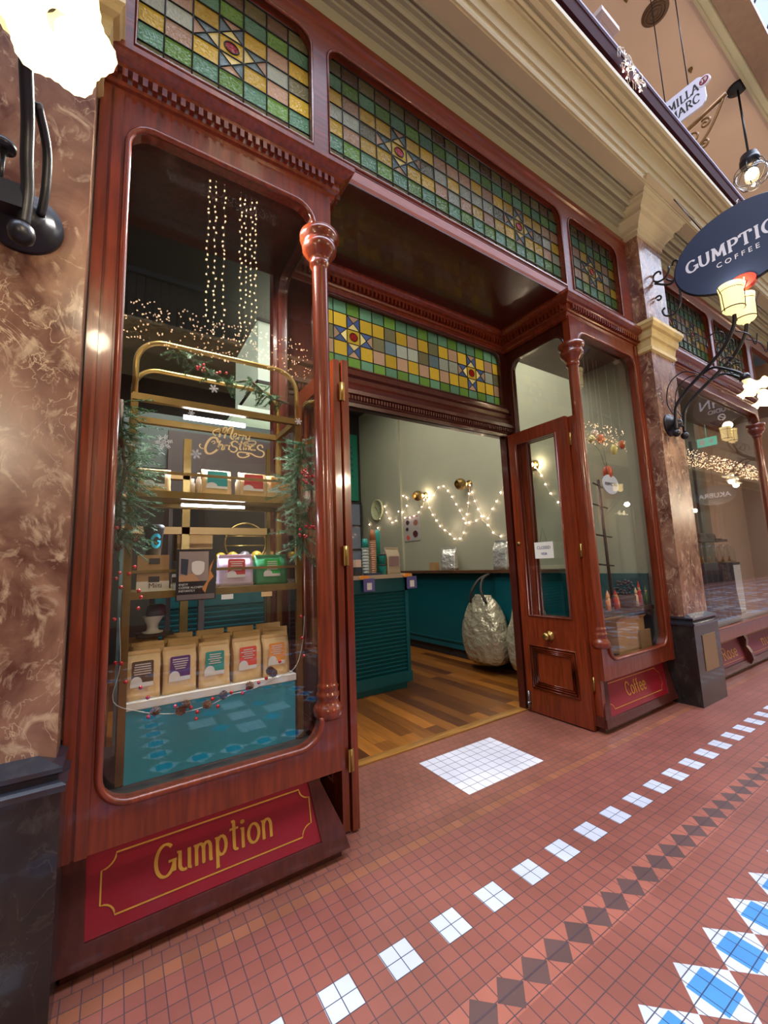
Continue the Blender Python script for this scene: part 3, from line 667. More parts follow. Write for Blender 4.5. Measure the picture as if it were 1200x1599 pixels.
# ------------------------------------------------------------------ doors: folded pairs of leaves
def leaf(parent, X, face, y0=2.215, y1=2.885, z0=.012, z1=2.83, th=.044, knob=False, name='door_leaf'):
    """leaf in a plane x=X..X+th, from front edge y0 to hinge side y1; face=-1 shows its moulded side to -x"""
    L = MB(); M3 = lambda u, v, w_: (X+w_, y1-u, v)
    W = y1-y0
    def ring(z_0, z_1, hz0, hz1): plate(L, (0, z_0, W, z_1), (.10, hz0, W-.115, hz1, (0, 0, 0, 0)), M3, th)
    ring(.84, z1, .94, 2.70); ring(z0, .84, .26, .64)
    o = L.build(name, M_wood, parent)
    # raised panel and glazing beads
    pm = MB()
    for (w0, sgn) in ((0, -1), (th, 1)):
        for (a, b_, c_, d_, o_) in ((.10, .26, W-.115, .64, 0), ):
            for k, (ins, pr) in enumerate(((-.012, .012), (.012, .006), (.03, -.004), (.045, -.012))):
                H = [(a+ins, b_+ins), (c_-ins, b_+ins), (c_-ins, d_-ins), (a+ins, d_-ins)]
                pm.tube([M3(u, v, w0+sgn*(pr*.5)) for u, v in H], .011, 4, closed=True)
    pm.box((X+.012, y0+.12, .27), (X+th-.012, y1-.105, .63))
    p_ = pm.build('raised_panel', M_wood, o)
    gb = MB()
    for (w0, sgn) in ((0, -1), (th, 1)):
        H = [(.10, .94), (W-.115, .94), (W-.115, 2.70), (.10, 2.70)]
        gb.tube([M3(u, v, w0+sgn*.002) for u, v in H], .013, 6, closed=True)
    gb.build('glazing_bead', M_wood, o)
    g = MB(); g.box((X+th/2-.003, y0+.10, .93), (X+th/2+.003, y1-.09, 2.71)); g.build('pane', M_glass, o)
    return o
D = thing('door_1', 'left pair of mahogany door leaves folded outward edge-on', 'door', kind='structure')
leaf(D, 1.125, -1, y0=2.27, y1=2.9); leaf(D, 1.180, -1, y0=2.255, y1=2.89)
for z in (.33, 1.5, 2.55): b = MB(); b.box((1.158, 2.246, z), (1.192, 2.256, z+.12)); b.tube([(1.175, 2.248, z), (1.175, 2.248, z+.12)], .008, 8); b.build('hinge', M_brass, D)
D = thing('door_2', 'right pair of mahogany door leaves folded back with glass upper light', 'door', kind='structure')
L_ = leaf(D, 3.505, -1, y0=2.205, y1=2.885); leaf(D, 3.562, -1, y0=2.14, y1=2.80)
for z in (.33, 1.5, 2.55): b = MB(); b.box((3.540, 2.196, z), (3.57, 2.204, z+.12)); b.tube([(3.555, 2.197, z), (3.555, 2.197, z+.12)], .008, 8); b.build('hinge', M_brass, D)
b = MB(); b.lathe([(.045, 0), (.045, -.008), (.02, -.014), (.016, -.04), (.03, -.05), (.036, -.06), (.033, -.075), (.018, -.083), (0, -.085)], (3.505, 2.565, .765), 20, 'x'); k_ = b.build('door_knob', M_brass, D)
b = MB(); b.box((3.497, 2.84, .04), (3.506, 2.875, .20)); b.tube([(3.494, 2.857, .02), (3.494, 2.857, .2)], .007, 8); b.ball((3.486, 2.857, .085), .017); b.build('floor_bolt', M_steel, D)
b = MB(); b.lathe([(.02, 0), (.02, -.006), (.0, -.007)], (3.504, 2.845, 1.66), 14, 'x'); b.build('lock_cylinder', M_brassd, D)
# closed card hanging in the right door
s = thing('closed_card', 'white card reading CLOSED hanging in the right door glass', 'card')
b = MB(); b.box((3.515, 2.455, 1.50), (3.518, 2.665, 1.66)); b.build('card', M_white, s)
b = MB(); b.tube([(3.517, 2.6, 1.66), (3.52, 2.56, 1.80), (3.517, 2.52, 1.66)], .0015, 5); b.build('string', M_dark, s)
font_text('lettering', 'CLOSED', .042, mat('print_grey', (96, 100, 122)), s, (3.5135, 2.56, 1.605), RX)
font_text('lettering', 'VISA', .036, mat('print_blue', (42, 50, 130)), s, (3.5135, 2.56, 1.545), RX)

# ------------------------------------------------------------------ marble piers
CAPP = [(0, 3.72), (.02, 3.735), (.02, 3.77), (.012, 3.78), (.02, 3.83), (.022, 3.86), (.04, 3.875), (.045, 3.90), (.05, 3.92), (.05, 3.96), (.075, 3.975), (.085, 4.0), (.095, 4.015), (.095, 4.05), (0, 4.06)]
TOPP = [(0, 5.12), (.015, 5.125), (.02, 5.17), (.04, 5.18), (.045, 5.22), (.10, 5.29), (.12, 5.30), (.12, 5.34), (.17, 5.40), (.20, 5.42), (.20, 5.46), (.30, 5.5), (0, 5.5)]
def pier(x0, x1, label, plate_=False):
    T = thing('marble_pier', label, 'pillar')
    b = MB(); b.box((x0, 1.96, .86), (x1, 2.2, 3.76))
    b.build('shaft', M_marble, T)
    b = MB(); b.box((x0, 1.96, 4.04), (x1, 2.2, 5.14)); b.build('upper_shaft', M_marble, T)
    pth = [(x0, 2.15), (x0, 1.96), (x1, 1.96), (x1, 2.15)]
    b = MB(); mould(b, CAPP, pth); b.box((x0, 1.97, 3.72), (x1, 2.2, 4.05)); b.build('capital', M_capst, T)
    b = MB(); mould(b, TOPP, pth); b.box((x0, 1.97, 5.12), (x1, 2.2, 5.5)); b.build('corbel', M_cream, T)
    b = MB(); b.box((x0-.015, 1.885, 0), (x1+.025, 2.19, .77)); b.build('plinth', M_blackm, T)
    b = MB(); mould(b, [(0, .77), (.012, .775), (.014, .795), (-.01, .81), (-.012, .825), (.0, .835), (.002, .85), (-.05, .87), (-.075, .88), (-.2, .88), (-.2, .77)], [(x0-.015, 2.15), (x0-.015, 1.885), (x1+.025, 1.885), (x1+.025, 2.15)])
    b.build('base_moulding', mat('polished_black_stone', (38, 40, 48), rough=.15, coat=.5), T)
    if plate_:
        b = MB(); b.box((5.0, 1.879, .32), (5.31, 1.886, .67)); q = b.build('brass_plate', mat('dull_brass_plate', (150, 124, 84), rough=.4, metal=.6, var=.06), T)
    return T
pier(-.70, -.155, 'brown marble pier at left edge carrying the glowing wall lamp')
pier(4.86, 5.41, 'brown marble pier between the two shops with a brass plate on its black base', True)
pier(10.45, 11.0, 'far marble pier beyond the neighbouring shop')
# ------------------------------------------------------------------ entablature and gallery edge
EP = [(.0, 5.15), (.02, 5.15), (.02, 5.29), (.05, 5.29), (.05, 5.315), (.075, 5.315), (.078, 5.34), (.115, 5.325), (.13, 5.34), (.13, 5.375), (.16, 5.375), (.165, 5.395), (.20, 5.385), (.215, 5.40), (.215, 5.435), (.24, 5.435), (.25, 5.46), (.27, 5.445), (.29, 5.455),
      (.40, 5.46), (.40, 5.475), (.415, 5.475), (.42, 5.50), (.42, 5.555), (.435, 5.555), (.437, 5.66), (.455, 5.655), (.46, 5.67), (.46, 5.85), (.48, 5.85), (.485, 5.875), (.50, 5.865), (.515, 5.88), (.515, 5.905), (.54, 5.895), (.565, 5.905), (.57, 5.925), (.60, 5.92), (.62, 5.935), (.62, 5.985), (0, 6.0)]
for (x0, x1) in ((-1.2, 12.0), ):
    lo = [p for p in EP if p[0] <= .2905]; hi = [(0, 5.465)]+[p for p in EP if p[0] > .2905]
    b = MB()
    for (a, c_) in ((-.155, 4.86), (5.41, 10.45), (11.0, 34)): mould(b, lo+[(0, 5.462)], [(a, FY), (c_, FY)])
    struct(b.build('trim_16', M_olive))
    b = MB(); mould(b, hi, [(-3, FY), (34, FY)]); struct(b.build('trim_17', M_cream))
b = MB(); b.box((-3, 1.6, 5.9), (34, 4.4, 6.0)); struct(b.build('floor_gallery', M_olive))
# pier blocks carrying the beam
for k, x0 in enumerate((-.70, 4.86, 10.45)):
    b = MB(); mould(b, [(.0, 5.12), (.02, 5.125), (.02, 5.2), (.05, 5.22), (.06, 5.27), (.10, 5.30), (.12, 5.35), (.17, 5.38), (.19, 5.43), (.235, 5.47), (.0, 5.47)], [(x0, 2.13), (x0, 1.96), (x0+.55, 1.96), (x0+.55, 2.13)]); struct(b.build('trim_%d' % (18+k), M_cream))
# upper-floor wall, ceiling and outer beam of the gallery
b = MB(); b.box((-3, 4.3, 6), (34, 4.45, 10.5)); struct(b.build('wall_gallery', M_pink))
b = MB(); b.box((-3, 1.75, 10.5), (34, 4.45, 10.65)); struct(b.build('ceiling_gallery', M_pink))
b = MB(); mould(b, [(0, 10.40), (.04, 10.38), (.05, 10.42), (.13, 10.44), (.15, 10.48), (.15, 10.7), (0, 10.7)], [(-3, 1.82), (34, 1.82)]); struct(b.build('trim_21', M_cream))
b = MB(); b.box((-3, 1.32, 10.46), (34, 1.67, 10.6)); struct(b.build('trim_22', mat('roof_timber', (142, 112, 92), rough=.5, var=.1)))
# glazed roof ribs
b = MB()
for i in range(56): x = -3+i*.65; b.tube([(x, 1.4, 10.55), (x, .6, 12.0), (x, -1.1, 13.1)], .02, 4)
for (y, z) in ((.95, 11.35), (.5, 12.1)): b.tube([(-3, y, z), (34, y, z)], .025, 4)
struct(b.build('trim_23', mat('roof_rib_paint', (70, 84, 104), rough=.5)))
# handrail
T = thing('gallery_balustrade', 'maroon handrail with iron balusters along the upper gallery edge', 'railing')
b = MB(); b.box((-3, 1.55, 6.20), (12.5, 1.61, 6.40)); b.build('handrail', mat('maroon_rail', (58, 24, 34), rough=.85, spec=.1), T)
b = MB(); b.box((-3, 1.535, 6.40), (12.5, 1.63, 6.425)); b.build('rail_cap', mat('skylit_rail_edge', (150, 150, 190), rough=.6), T)  # pale blue paints the skylight on the handrail's top edge
b = MB(); b.tube([(0, 1.58, 5.99), (0, 1.58, 6.2)], .008, 5); o = b.build('baluster', M_black, T, loc=(0, 0, 0))
for i in range(1, 60): c = o.copy(); C.objects.link(c); c.location = (i*.2, 0, 0)

# ================================================================== THINGS IN THE ARCADE
def curl(c, r0, turns, a0, pl, sgn=1, n=20, r1=.012):
    """flat spiral about c in a plane given by two vectors"""
    out = []
    for i in range(n+1):
        t = i/n; a = a0+sgn*turns*2*PI*t; r = r0*(1-t)+r1*t
        out.append(Vector(c)+Vector(pl[0])*r*math.cos(a)+Vector(pl[1])*r*math.sin(a))
    return out
YZ = ((0, 1, 0), (0, 0, 1))
# ---- wall lamps: two upright shades and two flower shades on scrolling iron arms
def flower_shade(mb, c, tilt, R=.125, yaw=0):
    """fluted bell with a ruffled lip, opening downward before the tilt"""
    n, rows = 72, 12; vs = []; fs = []
    for i in range(rows+1):
        t = i/rows; r = .028+(R-.028)*(.25*t+.75*t**2.2); h = -.13*(1-(1-t)**1.6)
        for k in range(n):
            a = 2*PI*k/n; q = r*(1+.10*t**3*math.cos(6*a)+.012*math.cos(36*a)*t); hh = h+.022*t**3*math.cos(6*a+.5)
            vs.append(Vector((q*math.cos(a), q*math.sin(a), hh)))
    for i in range(rows):
        for k in range(n): fs.append((i*n+k, i*n+(k+1) % n, (i+1)*n+(k+1) % n, (i+1)*n+k))
    Rm = Matrix.Rotation(yaw, 3, 'Z')@Matrix.Rotation(tilt, 3, 'X'); o = mb.smooth; mb.smooth = True
    mb.add([Vector(c)+Rm@v for v in vs], fs); mb.smooth = o
def wall_lamp(x, zp, label, fl=((-.16, 1.235, 3.02), (.14, 1.215, 2.99)), energy=(7, 5)):
    T = thing('wall_lamp', label, 'lamp')
    b = MB()
    b.lathe([(0, 0), (.125, 0), (.125, -.02), (.10, -.03), (.10, -.045), (.075, -.055), (.075, -.075), (.05, -.085), (.035, -.12), (0, -.13)], (x, 1.96, zp), 28, 'y')
    b.build('backplate', M_black, T)
    for s in (-1, 1):
        b = MB(); ax = x+s*.10
        p = [(ax, 1.86, zp-.09), (ax, 1.85, zp+.05), (ax+s*.01, 1.82, zp+.17), (ax+s*.02, 1.70, zp+.30), (ax+s*.03, 1.52, zp+.44), (ax+s*.04, 1.36, zp+.58), (ax+s*.05, 1.26, zp+.74), (ax+s*.06, 1.235, zp+.86)]
        b.tube(catmull(p, 5), .017, 10); b.tube([(x, 1.88, zp-.02), (ax, 1.86, zp-.02)], .016, 8)
        b.build('arm', M_black, T)
        b = MB(); b.ball((ax, 1.86, zp-.13), .04, 12); b.build('ball_finial', M_black, T)
        # scrolls
        b = MB(); u = (0, 1, 0); v = (0, 0, 1)
        b.tube(curl((ax+s*.02, 1.40, zp+.70), .10, 1.2, -.6, (u, v), 1), .006, 6)
        b.tube(curl((ax+s*.02, 1.36, zp+.42), .07, 1.1, 2.4, (u, v), -1), .006, 6)
        b.tube(catmull([(ax, 1.85, zp+.05), (ax, 1.91, zp+.22), (ax, 1.87, zp+.42), (ax, 1.74, zp+.50), (ax, 1.62, zp+.44), (ax, 1.58, zp+.38)], 6), .006, 6)
        b.tube(catmull([(ax+s*.05, 1.25, zp+.70), (ax+s*.05, 1.16, zp+.62), (ax+s*.05, 1.12, zp+.50), (ax+s*.05, 1.10, zp+.60)], 6), .005, 6)
        b.build('scroll', M_black, T)
        # upright shade
        cx, cy, cz = ax+s*.06, 1.235, zp+.86
        b = MB(); b.lathe([(.0, -.01), (.03, 0), (.035, .02), (.07, .03), (.085, .05), (.088, .22), (.094, .25), (.099, .295), (.094, .295), (.086, .25), (.082, .22), (.08, .05), (0, .04)], (cx, cy, cz), 28)
        sh = b.build('upright_shade', M_lampr, T)
        b = MB()
        for h in (.045, .235): b.lathe([(.090, h), (.094, h+.006), (.090, h+.012)], (cx, cy, cz), 28)
        for k in range(3):
            a = 2*PI*k/3+.5; b.tube([(cx+.09*math.cos(a), cy+.09*math.sin(a), cz+.03), (cx+.1*math.cos(a), cy+.1*math.sin(a), cz+.2), (cx+.13*math.cos(a), cy+.13*math.sin(a), cz+.27), (cx+.11*math.cos(a), cy+.11*math.sin(a), cz+.29)], .004, 5)
        b.build('shade_holder', M_black, sh)
    for i, (dx, fy, fz) in enumerate(fl):
        s = -1 if dx < 0 else 1
        b = MB(); b.tube(catmull([(x+s*.12, 1.56, zp+.40), (x+dx, 1.45, zp+.42), (x+dx, fy+.06, fz+.16), (x+dx, fy+.01, fz+.10)], 6), .012, 8)
        b.lathe([(.0, .115), (.03, .11), (.042, .08), (.045, .05), (.0, .045)], (x+dx, fy, fz), 16); b.build('branch', M_black, T)
        b = MB(); flower_shade(b, (x+dx, fy, fz+.06), -.45); b.build('flower_shade', M_lampg, T)
        b = MB(); b.ball((x+dx, fy-.015, fz-.01), .035, 10); b.build('bulb', M_bulb, T)
        point('lamp_light', (x+dx, fy-.03, fz-.13), energy[1], (1.0, .84, .58), .05)
    point('lamp_light', (x, 1.235, zp+1.22), energy[0], (1.0, .84, .58), .08)
    return T
wall_lamp(10.65, 2.90, 'black iron wall lamp with lit shades on the far marble pier past the neighbouring shop', fl=((-.14, 1.235, 3.05), (.15, 1.215, 3.0)))
wall_lamp(5.06, 2.90, 'black iron wall lamp with four lit shades on the right marble pier', fl=((-.14, 1.235, 3.05), (.15, 1.215, 3.0)))
def left_lamp():
    T = thing('wall_lamp', 'big glowing flower-shaped wall lamp at the top left on a black bracket', 'lamp')
    x, zp = -.385, 2.87
    b = MB(); b.lathe([(0, 0), (.125, 0), (.125, -.02), (.10, -.03), (.10, -.045), (.075, -.055), (.075, -.075), (.05, -.085), (.035, -.10), (0, -.10)], (x+.03, 1.96, zp-.0), 32, 'y')
    b.build('backplate', M_black, T)
    b = MB(); ax = -.325
    b.tube(catmull([(ax-.01, 1.84, zp-.09), (ax, 1.81, zp+.02), (ax, 1.76, zp+.12), (ax+.005, 1.70, zp+.22), (ax+.01, 1.60, zp+.30), (ax+.02, 1.50, zp+.33)], 5), [.020+.002*(i % 1) for i in range(26)], 12)
    b.build('arm', M_black, T)
    b = MB(); b.tube(catmull([(ax+.03, 1.88, zp+.0), (ax+.045, 1.84, zp+.08), (ax+.05, 1.78, zp+.2), (ax+.03, 1.68, zp+.28)], 5), .015, 8); b.build('arm', M_black, T)
    b = MB(); b.box((x-.12, 1.80, zp-.05), (x+.05, 1.86, zp+.04)); b.build('cross_bar', M_black, T)
    b = MB(); b.tube([(x-.02, 1.83, zp+.03), (x-.01, 1.80, zp+.15)], .008, 8); b.lathe([(0, .0), (.034, 0), (.036, .012), (.034, .022), (0, .024)], (x-.01, 1.795, zp+.15), 20); b.build('thumb_screw', M_black, T)
    b = MB(); b.lathe([(0, -.045), (.02, -.042), (.036, -.025), (.041, 0), (.036, .022), (.02, .034), (.0, .04)], (ax-.012, 1.835, zp-.125), 20); b.build('ball_finial', M_black, T)
    b = MB(); flower_shade(b, (-.205, 1.36, 3.13), -.62, R=.13, yaw=.1); b.build('flower_shade', M_lampg, T)
    b = MB(); flower_shade(b, (-.26, 1.40, 3.28), -.3, R=.125); b.build('flower_shade', M_lampg, T)
    b = MB(); b.ball((-.172, 1.31, 3.05), .035, 10); b.build('bulb', M_bulb, T)
    point('lamp_light', (-.15, 1.24, 2.93), 7, (1.0, .84, .58), .06)
    b = MB(); b.tube(catmull([(ax+.02, 1.50, zp+.33), (-.26, 1.42, 3.22), (-.19, 1.38, 3.22), (-.175, 1.37, 3.13)], 5), .014, 8); b.build('branch', M_black, T)
left_lamp()
# ---- oval hanging sign
def whn_sign():
    X = 10.72; T = thing('hanging_sign', 'dark oval WHN STUDIO sign on the far marble pier, seen reversed in the neighbouring window', 'sign'); cy, cz = 1.14, 4.58
    b = MB(); b.prism([(X-.02, cy+.5*math.cos(2*PI*k/64), cz+.40*math.sin(2*PI*k/64)) for k in range(64)], (.04, 0, 0)); o = b.build('sign_board', mat('charcoal_sign', (44, 42, 40), rough=.5), T)
    for (s_, size, dz) in (('WHN', .30, .09), ('STUDIO', .13, -.09)): font_text('lettering', s_, size, M_wlet, o, (X-.0215, cy, cz+dz), RX)
    b = MB(); b.tube([(X-.022, cy+.06*math.cos(2*PI*k/24), cz-.24+.06*math.sin(2*PI*k/24)) for k in range(24)], .012, 5, closed=True); b.tube([(X-.022, cy-.035, cz-.21), (X-.022, cy+.035, cz-.27)], .01, 5); b.build('round_mark', M_wlet, o)
    b = MB(); b.tube([(X, 1.95, 4.9), (X, cy, 5.05), (X, cy, cz+.39)], .012, 6); b.build('bracket', M_black, T)
whn_sign()
def oval_sign():
    X = 5.14; cy, cz = 1.20, 4.55; ry, rz_ = .54, .42
    T = thing('hanging_sign', 'navy oval sign lettered GUMPTION COFFEE hanging from iron scrolls', 'sign')
    E_ = lambda k, s=1.0: (cy+ry*s*math.cos(2*PI*k/64), cz+rz_*s*math.sin(2*PI*k/64))
    b = MB(); b.prism([(X-.02, *E_(k)) for k in range(64)], (.04, 0, 0)); o = b.build('sign_board', M_greybl, T)
    b = MB(); b.tube([(X, *E_(k, 1.01)) for k in range(64)], .012, 6, closed=True); b.build('iron_rim', M_black, T)
    # number disc
    dy, dz = cy-.0, cz-.40
    b = MB(); b.prism([(X-.03, dy+.115*math.cos(2*PI*k/32), dz+.075*math.sin(2*PI*k/32)) for k in range(32)], (.06, 0, 0)); d = b.build('number_disc', mat('red_enamel', (208, 52, 40), rough=.4), T)
    font_text('lettering', '11', .10, mat('yellow_print', (240, 214, 150)), d, (X-.0315, dy, dz), RX)
    for sgn, xo in ((-1, X-.0215),):
        lb, wd = lettering('GUMPTION', (xo, cy+.43, cz-.035), (0, -1, 0), (0, 0, 1), .125, width=.86, th=.20, contrast=.45, gap=.10); lb.build('lettering', M_wlet, o)
        font_text('lettering', 'C O F F E E', .072, M_wlet, o, (xo, cy, cz-.115), RX, sx=1.0)
    b = MB()
    b.tube(catmull([(X, 1.95, 4.62), (X, 1.80, 4.52), (X, 1.72, 4.60)], 6), .012, 8)
    b.tube(curl((X, 1.90, 4.70), .11, 1.1, PI*.9, YZ, 1), .011, 8)
    b.tube(catmull([(X, 1.83, 4.60), (X, 1.76, 4.54), (X, 1.70, 4.66), (X, 1.70, 4.74), (X, 1.74, 4.76), (X, 1.76, 4.72)], 6), .011, 8)
    b.tube(catmull([(X, 1.74, 4.60), (X, 1.72, 4.42), (X, 1.73, 4.25), (X, 1.80, 4.16), (X, 1.88, 4.18), (X, 1.91, 4.25), (X, 1.88, 4.28)], 6), .011, 8)
    b.tube(curl((X, 1.93, 4.42), .04, 1.0, 0, YZ, 1), .010, 8)
    b.build('scroll_bracket', M_black, T)
    b = MB(); b.tube([(X, 1.45, 4.91), (X, 1.66, 5.47)], .006, 6); b.build('hanger_rod', M_black, T)
oval_sign()
# ---- sign on the upper gallery
def milla_sign():
    X = 7.0; T = thing('hanging_sign', 'white MILLA MARC sign hanging on rods above the upper gallery', 'sign')
    pts = [(2.34, 8.06), (1.76, 8.02), (1.72, 8.06), (1.70, 8.12), (1.70, 8.42), (1.73, 8.47), (1.77, 8.50), (2.34, 8.54)]
    b = MB(); b.prism([(X-.015, y, z) for y, z in pts], (.03, 0, 0)); o = b.build('sign_board', mat('white_enamel', (214, 214, 232), rough=.35), T)
    n1, _ = lettering('MILLA', (X-.0165, 2.17, 8.30), (0, -1, 0), (0, 0, 1), .13, width=.40, th=.17, gap=.06); n1.build('lettering', M_dark, o)
    n1, _ = lettering('MARC', (X-.0165, 2.17, 8.12), (0, -1, 0), (0, 0, 1), .13, width=.40, th=.17, gap=.06); n1.build('lettering', M_dark, o)
    b = MB(); b.prism([(X-.02, 1.70+.075*math.cos(2*PI*k/28), 8.37+.075*math.sin(2*PI*k/28)) for k in range(28)], (.04, 0, 0)); d = b.build('number_disc', mat('white_enamel_disc', (226, 222, 230)), T)
    b = MB(); b.prism([(X-.024, 1.70+.058*math.cos(2*PI*k/28), 8.37+.058*math.sin(2*PI*k/28)) for k in range(28)], (.048, 0, 0)); d2 = b.build('disc_centre', mat('maroon_print', (120, 30, 60)), d)
    font_text('lettering', '39', .085, M_white, T, (X-.0265, 1.70, 8.37), RX)
    b = MB(); b.tube([(X, 1.89, 8.5), (X, 1.89, 10.5)], .008, 6); b.build('hanger_rod', M_black, T); b = MB(); b.tube([(X, 2.2, 8.53), (X, 2.2, 10.5)], .008, 6); b.build('hanger_rod', M_black, T)
milla_sign()
T = thing('ornate_bracket', 'bronze openwork bracket below the hanging white sign', 'bracket')
b = MB(); X = 7.15
b.tube([(X, 1.52, 8.06), (X, 2.55, 7.86), (X, 4.31, 7.60)], .035, 6)
b.tube(catmull([(X, 1.56, 8.02), (X, 1.75, 7.72), (X, 1.95, 7.55), (X, 2.3, 7.35)], 6), .022, 6)
for (c, r) in (((X, 1.80, 7.86), .08), ((X, 1.98, 7.76), .1), ((X, 2.2, 7.62), .12), ((X, 1.85, 7.55), .07)): b.tube(curl(c, r, 1.3, 1, YZ), .016, 6)
b.build('openwork', mat('bronze', (128, 92, 52), rough=.45, metal=.5), T)
# ---- pendant lantern
def pendant():
    x, y, zc = 9.87, 1.93, 8.62
    T = thing('pendant_lantern', 'caged globe lantern hanging from the gallery ceiling at the upper right', 'lamp')
    b = MB(); b.lathe([(0, 10.5), (.17, 10.5), (.16, 10.46), (.04, 10.44), (0, 10.43)], (x, y, 0), 24); b.build('ceiling_rose', M_black, T)
    b = MB(); b.tube([(x, y, 10.45), (x, y, zc+.42)], .018, 8); b.build('drop_rod', M_black, T)
    b = MB(); b.lathe([(0, .42), (.06, .41), (.13, .38), (.14, .30), (.15, .30), (.155, .22), (.13, .2), (.14, .16), (.0, .15)], (x, y, zc), 24); b.build('cap', M_black, T)
    b = MB(); b.lathe([(.13, .16), (.2, .08), (.24, -.03), (.23, -.13), (.16, -.24), (.05, -.29), (0, -.3)], (x, y, zc), 24); b.build('globe', M_cglass, T)
    b = MB(); b.ball((x, y, zc-.02), .10, 12); b.build('bulb', M_bulb, T)
    b = MB()
    for k in range(6):
        a = PI*k/3; b.tube(catmull([(x+r*math.cos(a), y+r*math.sin(a), zc+h) for r, h in ((.13, .2), (.23, .1), (.265, -.04), (.21, -.2), (.08, -.3))], 4), .007, 5)
    for (r, h) in ((.265, -.03), (.09, -.3)): b.tube([(x+r*math.cos(2*PI*k/24), y+r*math.sin(2*PI*k/24), zc+h) for k in range(24)], .007, 5, closed=True)
    b.build('wire_cage', M_black, T)
    point('lamp_light', (x, y, zc-.42), 30, (1, .8, .5), .1)
pendant()
b = MB(); b.lathe([(0, 10.5), (.2, 10.5), (.19, 10.485), (0, 10.48)], (7.24, 2.24, 0), 28)
for r in (.05, .1, .15): b.tube([(7.24+r*math.cos(2*PI*k/24), 2.24+r*math.sin(2*PI*k/24), 10.48) for k in range(24)], .012, 5, closed=True)
tag(b.build('ceiling_vent', mat('vent_bronze', (98, 70, 50), rough=.6)), 'round dark grille set in the upper gallery ceiling', 'vent')
for i, (x, y) in enumerate(((6.63, 2.4), (8.7, 2.28))):
    b = MB(); b.lathe([(0, 10.5), (.035, 10.5), (.035, 10.47), (.015, 10.46), (.015, 10.42), (0, 10.42)], (x, y, 0), 12)
    tag(b.build('sprinkler', M_brassd), ('small sprinkler head left of the round ceiling grille', 'small sprinkler head near the caged lantern')[i], 'sprinkler')
# newel cap with trailing icicle lights on the gallery edge
T = thing('newel_post', 'pale square newel cap rising above the gallery handrail', 'post')
NX = 3.78; b = MB(); b.box((NX, 1.62, 6.0), (NX+.18, 1.80, 6.62)); mould(b, [(0, 6.62), (.03, 6.64), (.03, 6.67), (.07, 6.70), (.07, 6.75), (0, 6.76)], [(NX, 1.80), (NX, 1.62), (NX+.18, 1.62), (NX+.18, 1.80), (NX, 1.80)]); b.box((NX-.03, 1.59, 6.75), (NX+.21, 1.83, 6.80))
b.build('post', mat('pale_newel', (176, 156, 150), rough=.5), T)
def icicles(label, pts, n, grp=None):
    T = thing('icicle_lights', label, 'string lights', group=grp); b = MB(); rnd = random.Random(len(pts)*7+n)
    bl = []
    for (x, y, z) in pts:
        for k in range(n):
            p = [(x+rnd.uniform(-.05, .05), y+rnd.uniform(-.02, .02), z+rnd.uniform(-.02, .06))]
            for q in range(4): p.append((p[-1][0]+rnd.uniform(-.05, .05), p[-1][1]+rnd.uniform(-.02, .02), p[-1][2]-rnd.uniform(0, .06)))
            b.tube(p, .004, 4); bl.append(p[rnd.randint(2, 4)])
    b.build('cable', M_white, T)
    first = None
    for p in bl[::2]:
        if first is None:
            c = MB(); c.ball((0, 0, 0), .009, 5); first = c.build('bulb', M_bulbp, T, loc=p)
        else: o = first.copy(); C.objects.link(o); o.location = p
icicles('tangle of icicle lights below the pale newel cap', [(3.78+.15+.05*i, 1.52, 6.36-.02*i) for i in range(7)], 4)
icicles('short icicle lights along the gallery edge behind the oval sign', [(6.8+.2*i, 1.50, 6.12) for i in range(4)], 2)

# ================================================================== LEFT WINDOW DISPLAY
def brass_shelf():
    T = thing('display_shelf', 'arched brass display shelf standing in the left window', 'shelf')
    x0, x1, y0, y1 = .045, .905, 2.345, 2.70
    for (x, y) in ((x0, y0), (x1-.0, y0), (x0, y1), (x1, y1)):
        b = MB(); b.box((x-.016, y-.013, .555), (x+.016, y+.013, 2.40)); b.build('post', M_brassd, T)
    for y in (y0, y1):
        P = [(x0, y, 2.38), (x0, y, 2.56)]+[(u, y, v) for u, v in arc(x0+.13, 2.57, .13, .135, 180, 90, 8)]+[(u, y, v) for u, v in arc(x1-.13, 2.57, .13, .135, 90, 0, 8)]+[(x1, y, 2.38)]
        b = MB(); b.tube(P, .014, 8); b.build('arched_top', M_brass, T)
    for i, z in enumerate((1.375, 1.875, 2.37)):
        b = MB(); b.box((x0-.01, y0-.02, z), (x1+.01, y0+.012, z+.035)); b.box((x0-.01, y1-.012, z), (x1+.01, y1+.02, z+.035)); b.box((x0-.01, y0, z+.0), (x0+.02, y1, z+.035)); b.box((x1-.02, y0, z), (x1+.01, y1, z+.035))
        if i < 2: b.box((x0, y0, z+.022), (x1, y1, z+.032))
        b.build('shelf_frame', M_brassd, T)
    for z in (1.50, 2.0):
        b = MB(); b.box((x0, y0-.008, z), (x1, y0+.002, z+.014)); b.build('guard_rail', M_brassd, T)
    for (z, nm) in ((2.345, 0), (1.855, 1)):
        b = MB(); b.tube([(.28, 2.42, z), (.61, 2.42, z)], .013 if nm == 0 else .008, 10); b.build('led_tube', M_led, T)
    area('led_tube_light', (.445, 2.44, 2.31), (0, 0, 0), .34, .04, 8, (.86, .9, 1.0)); area('led_tube_light', (.445, 2.44, 1.84), (0, 0, 0), .34, .04, 7, (.86, .9, 1.0))
brass_shelf()
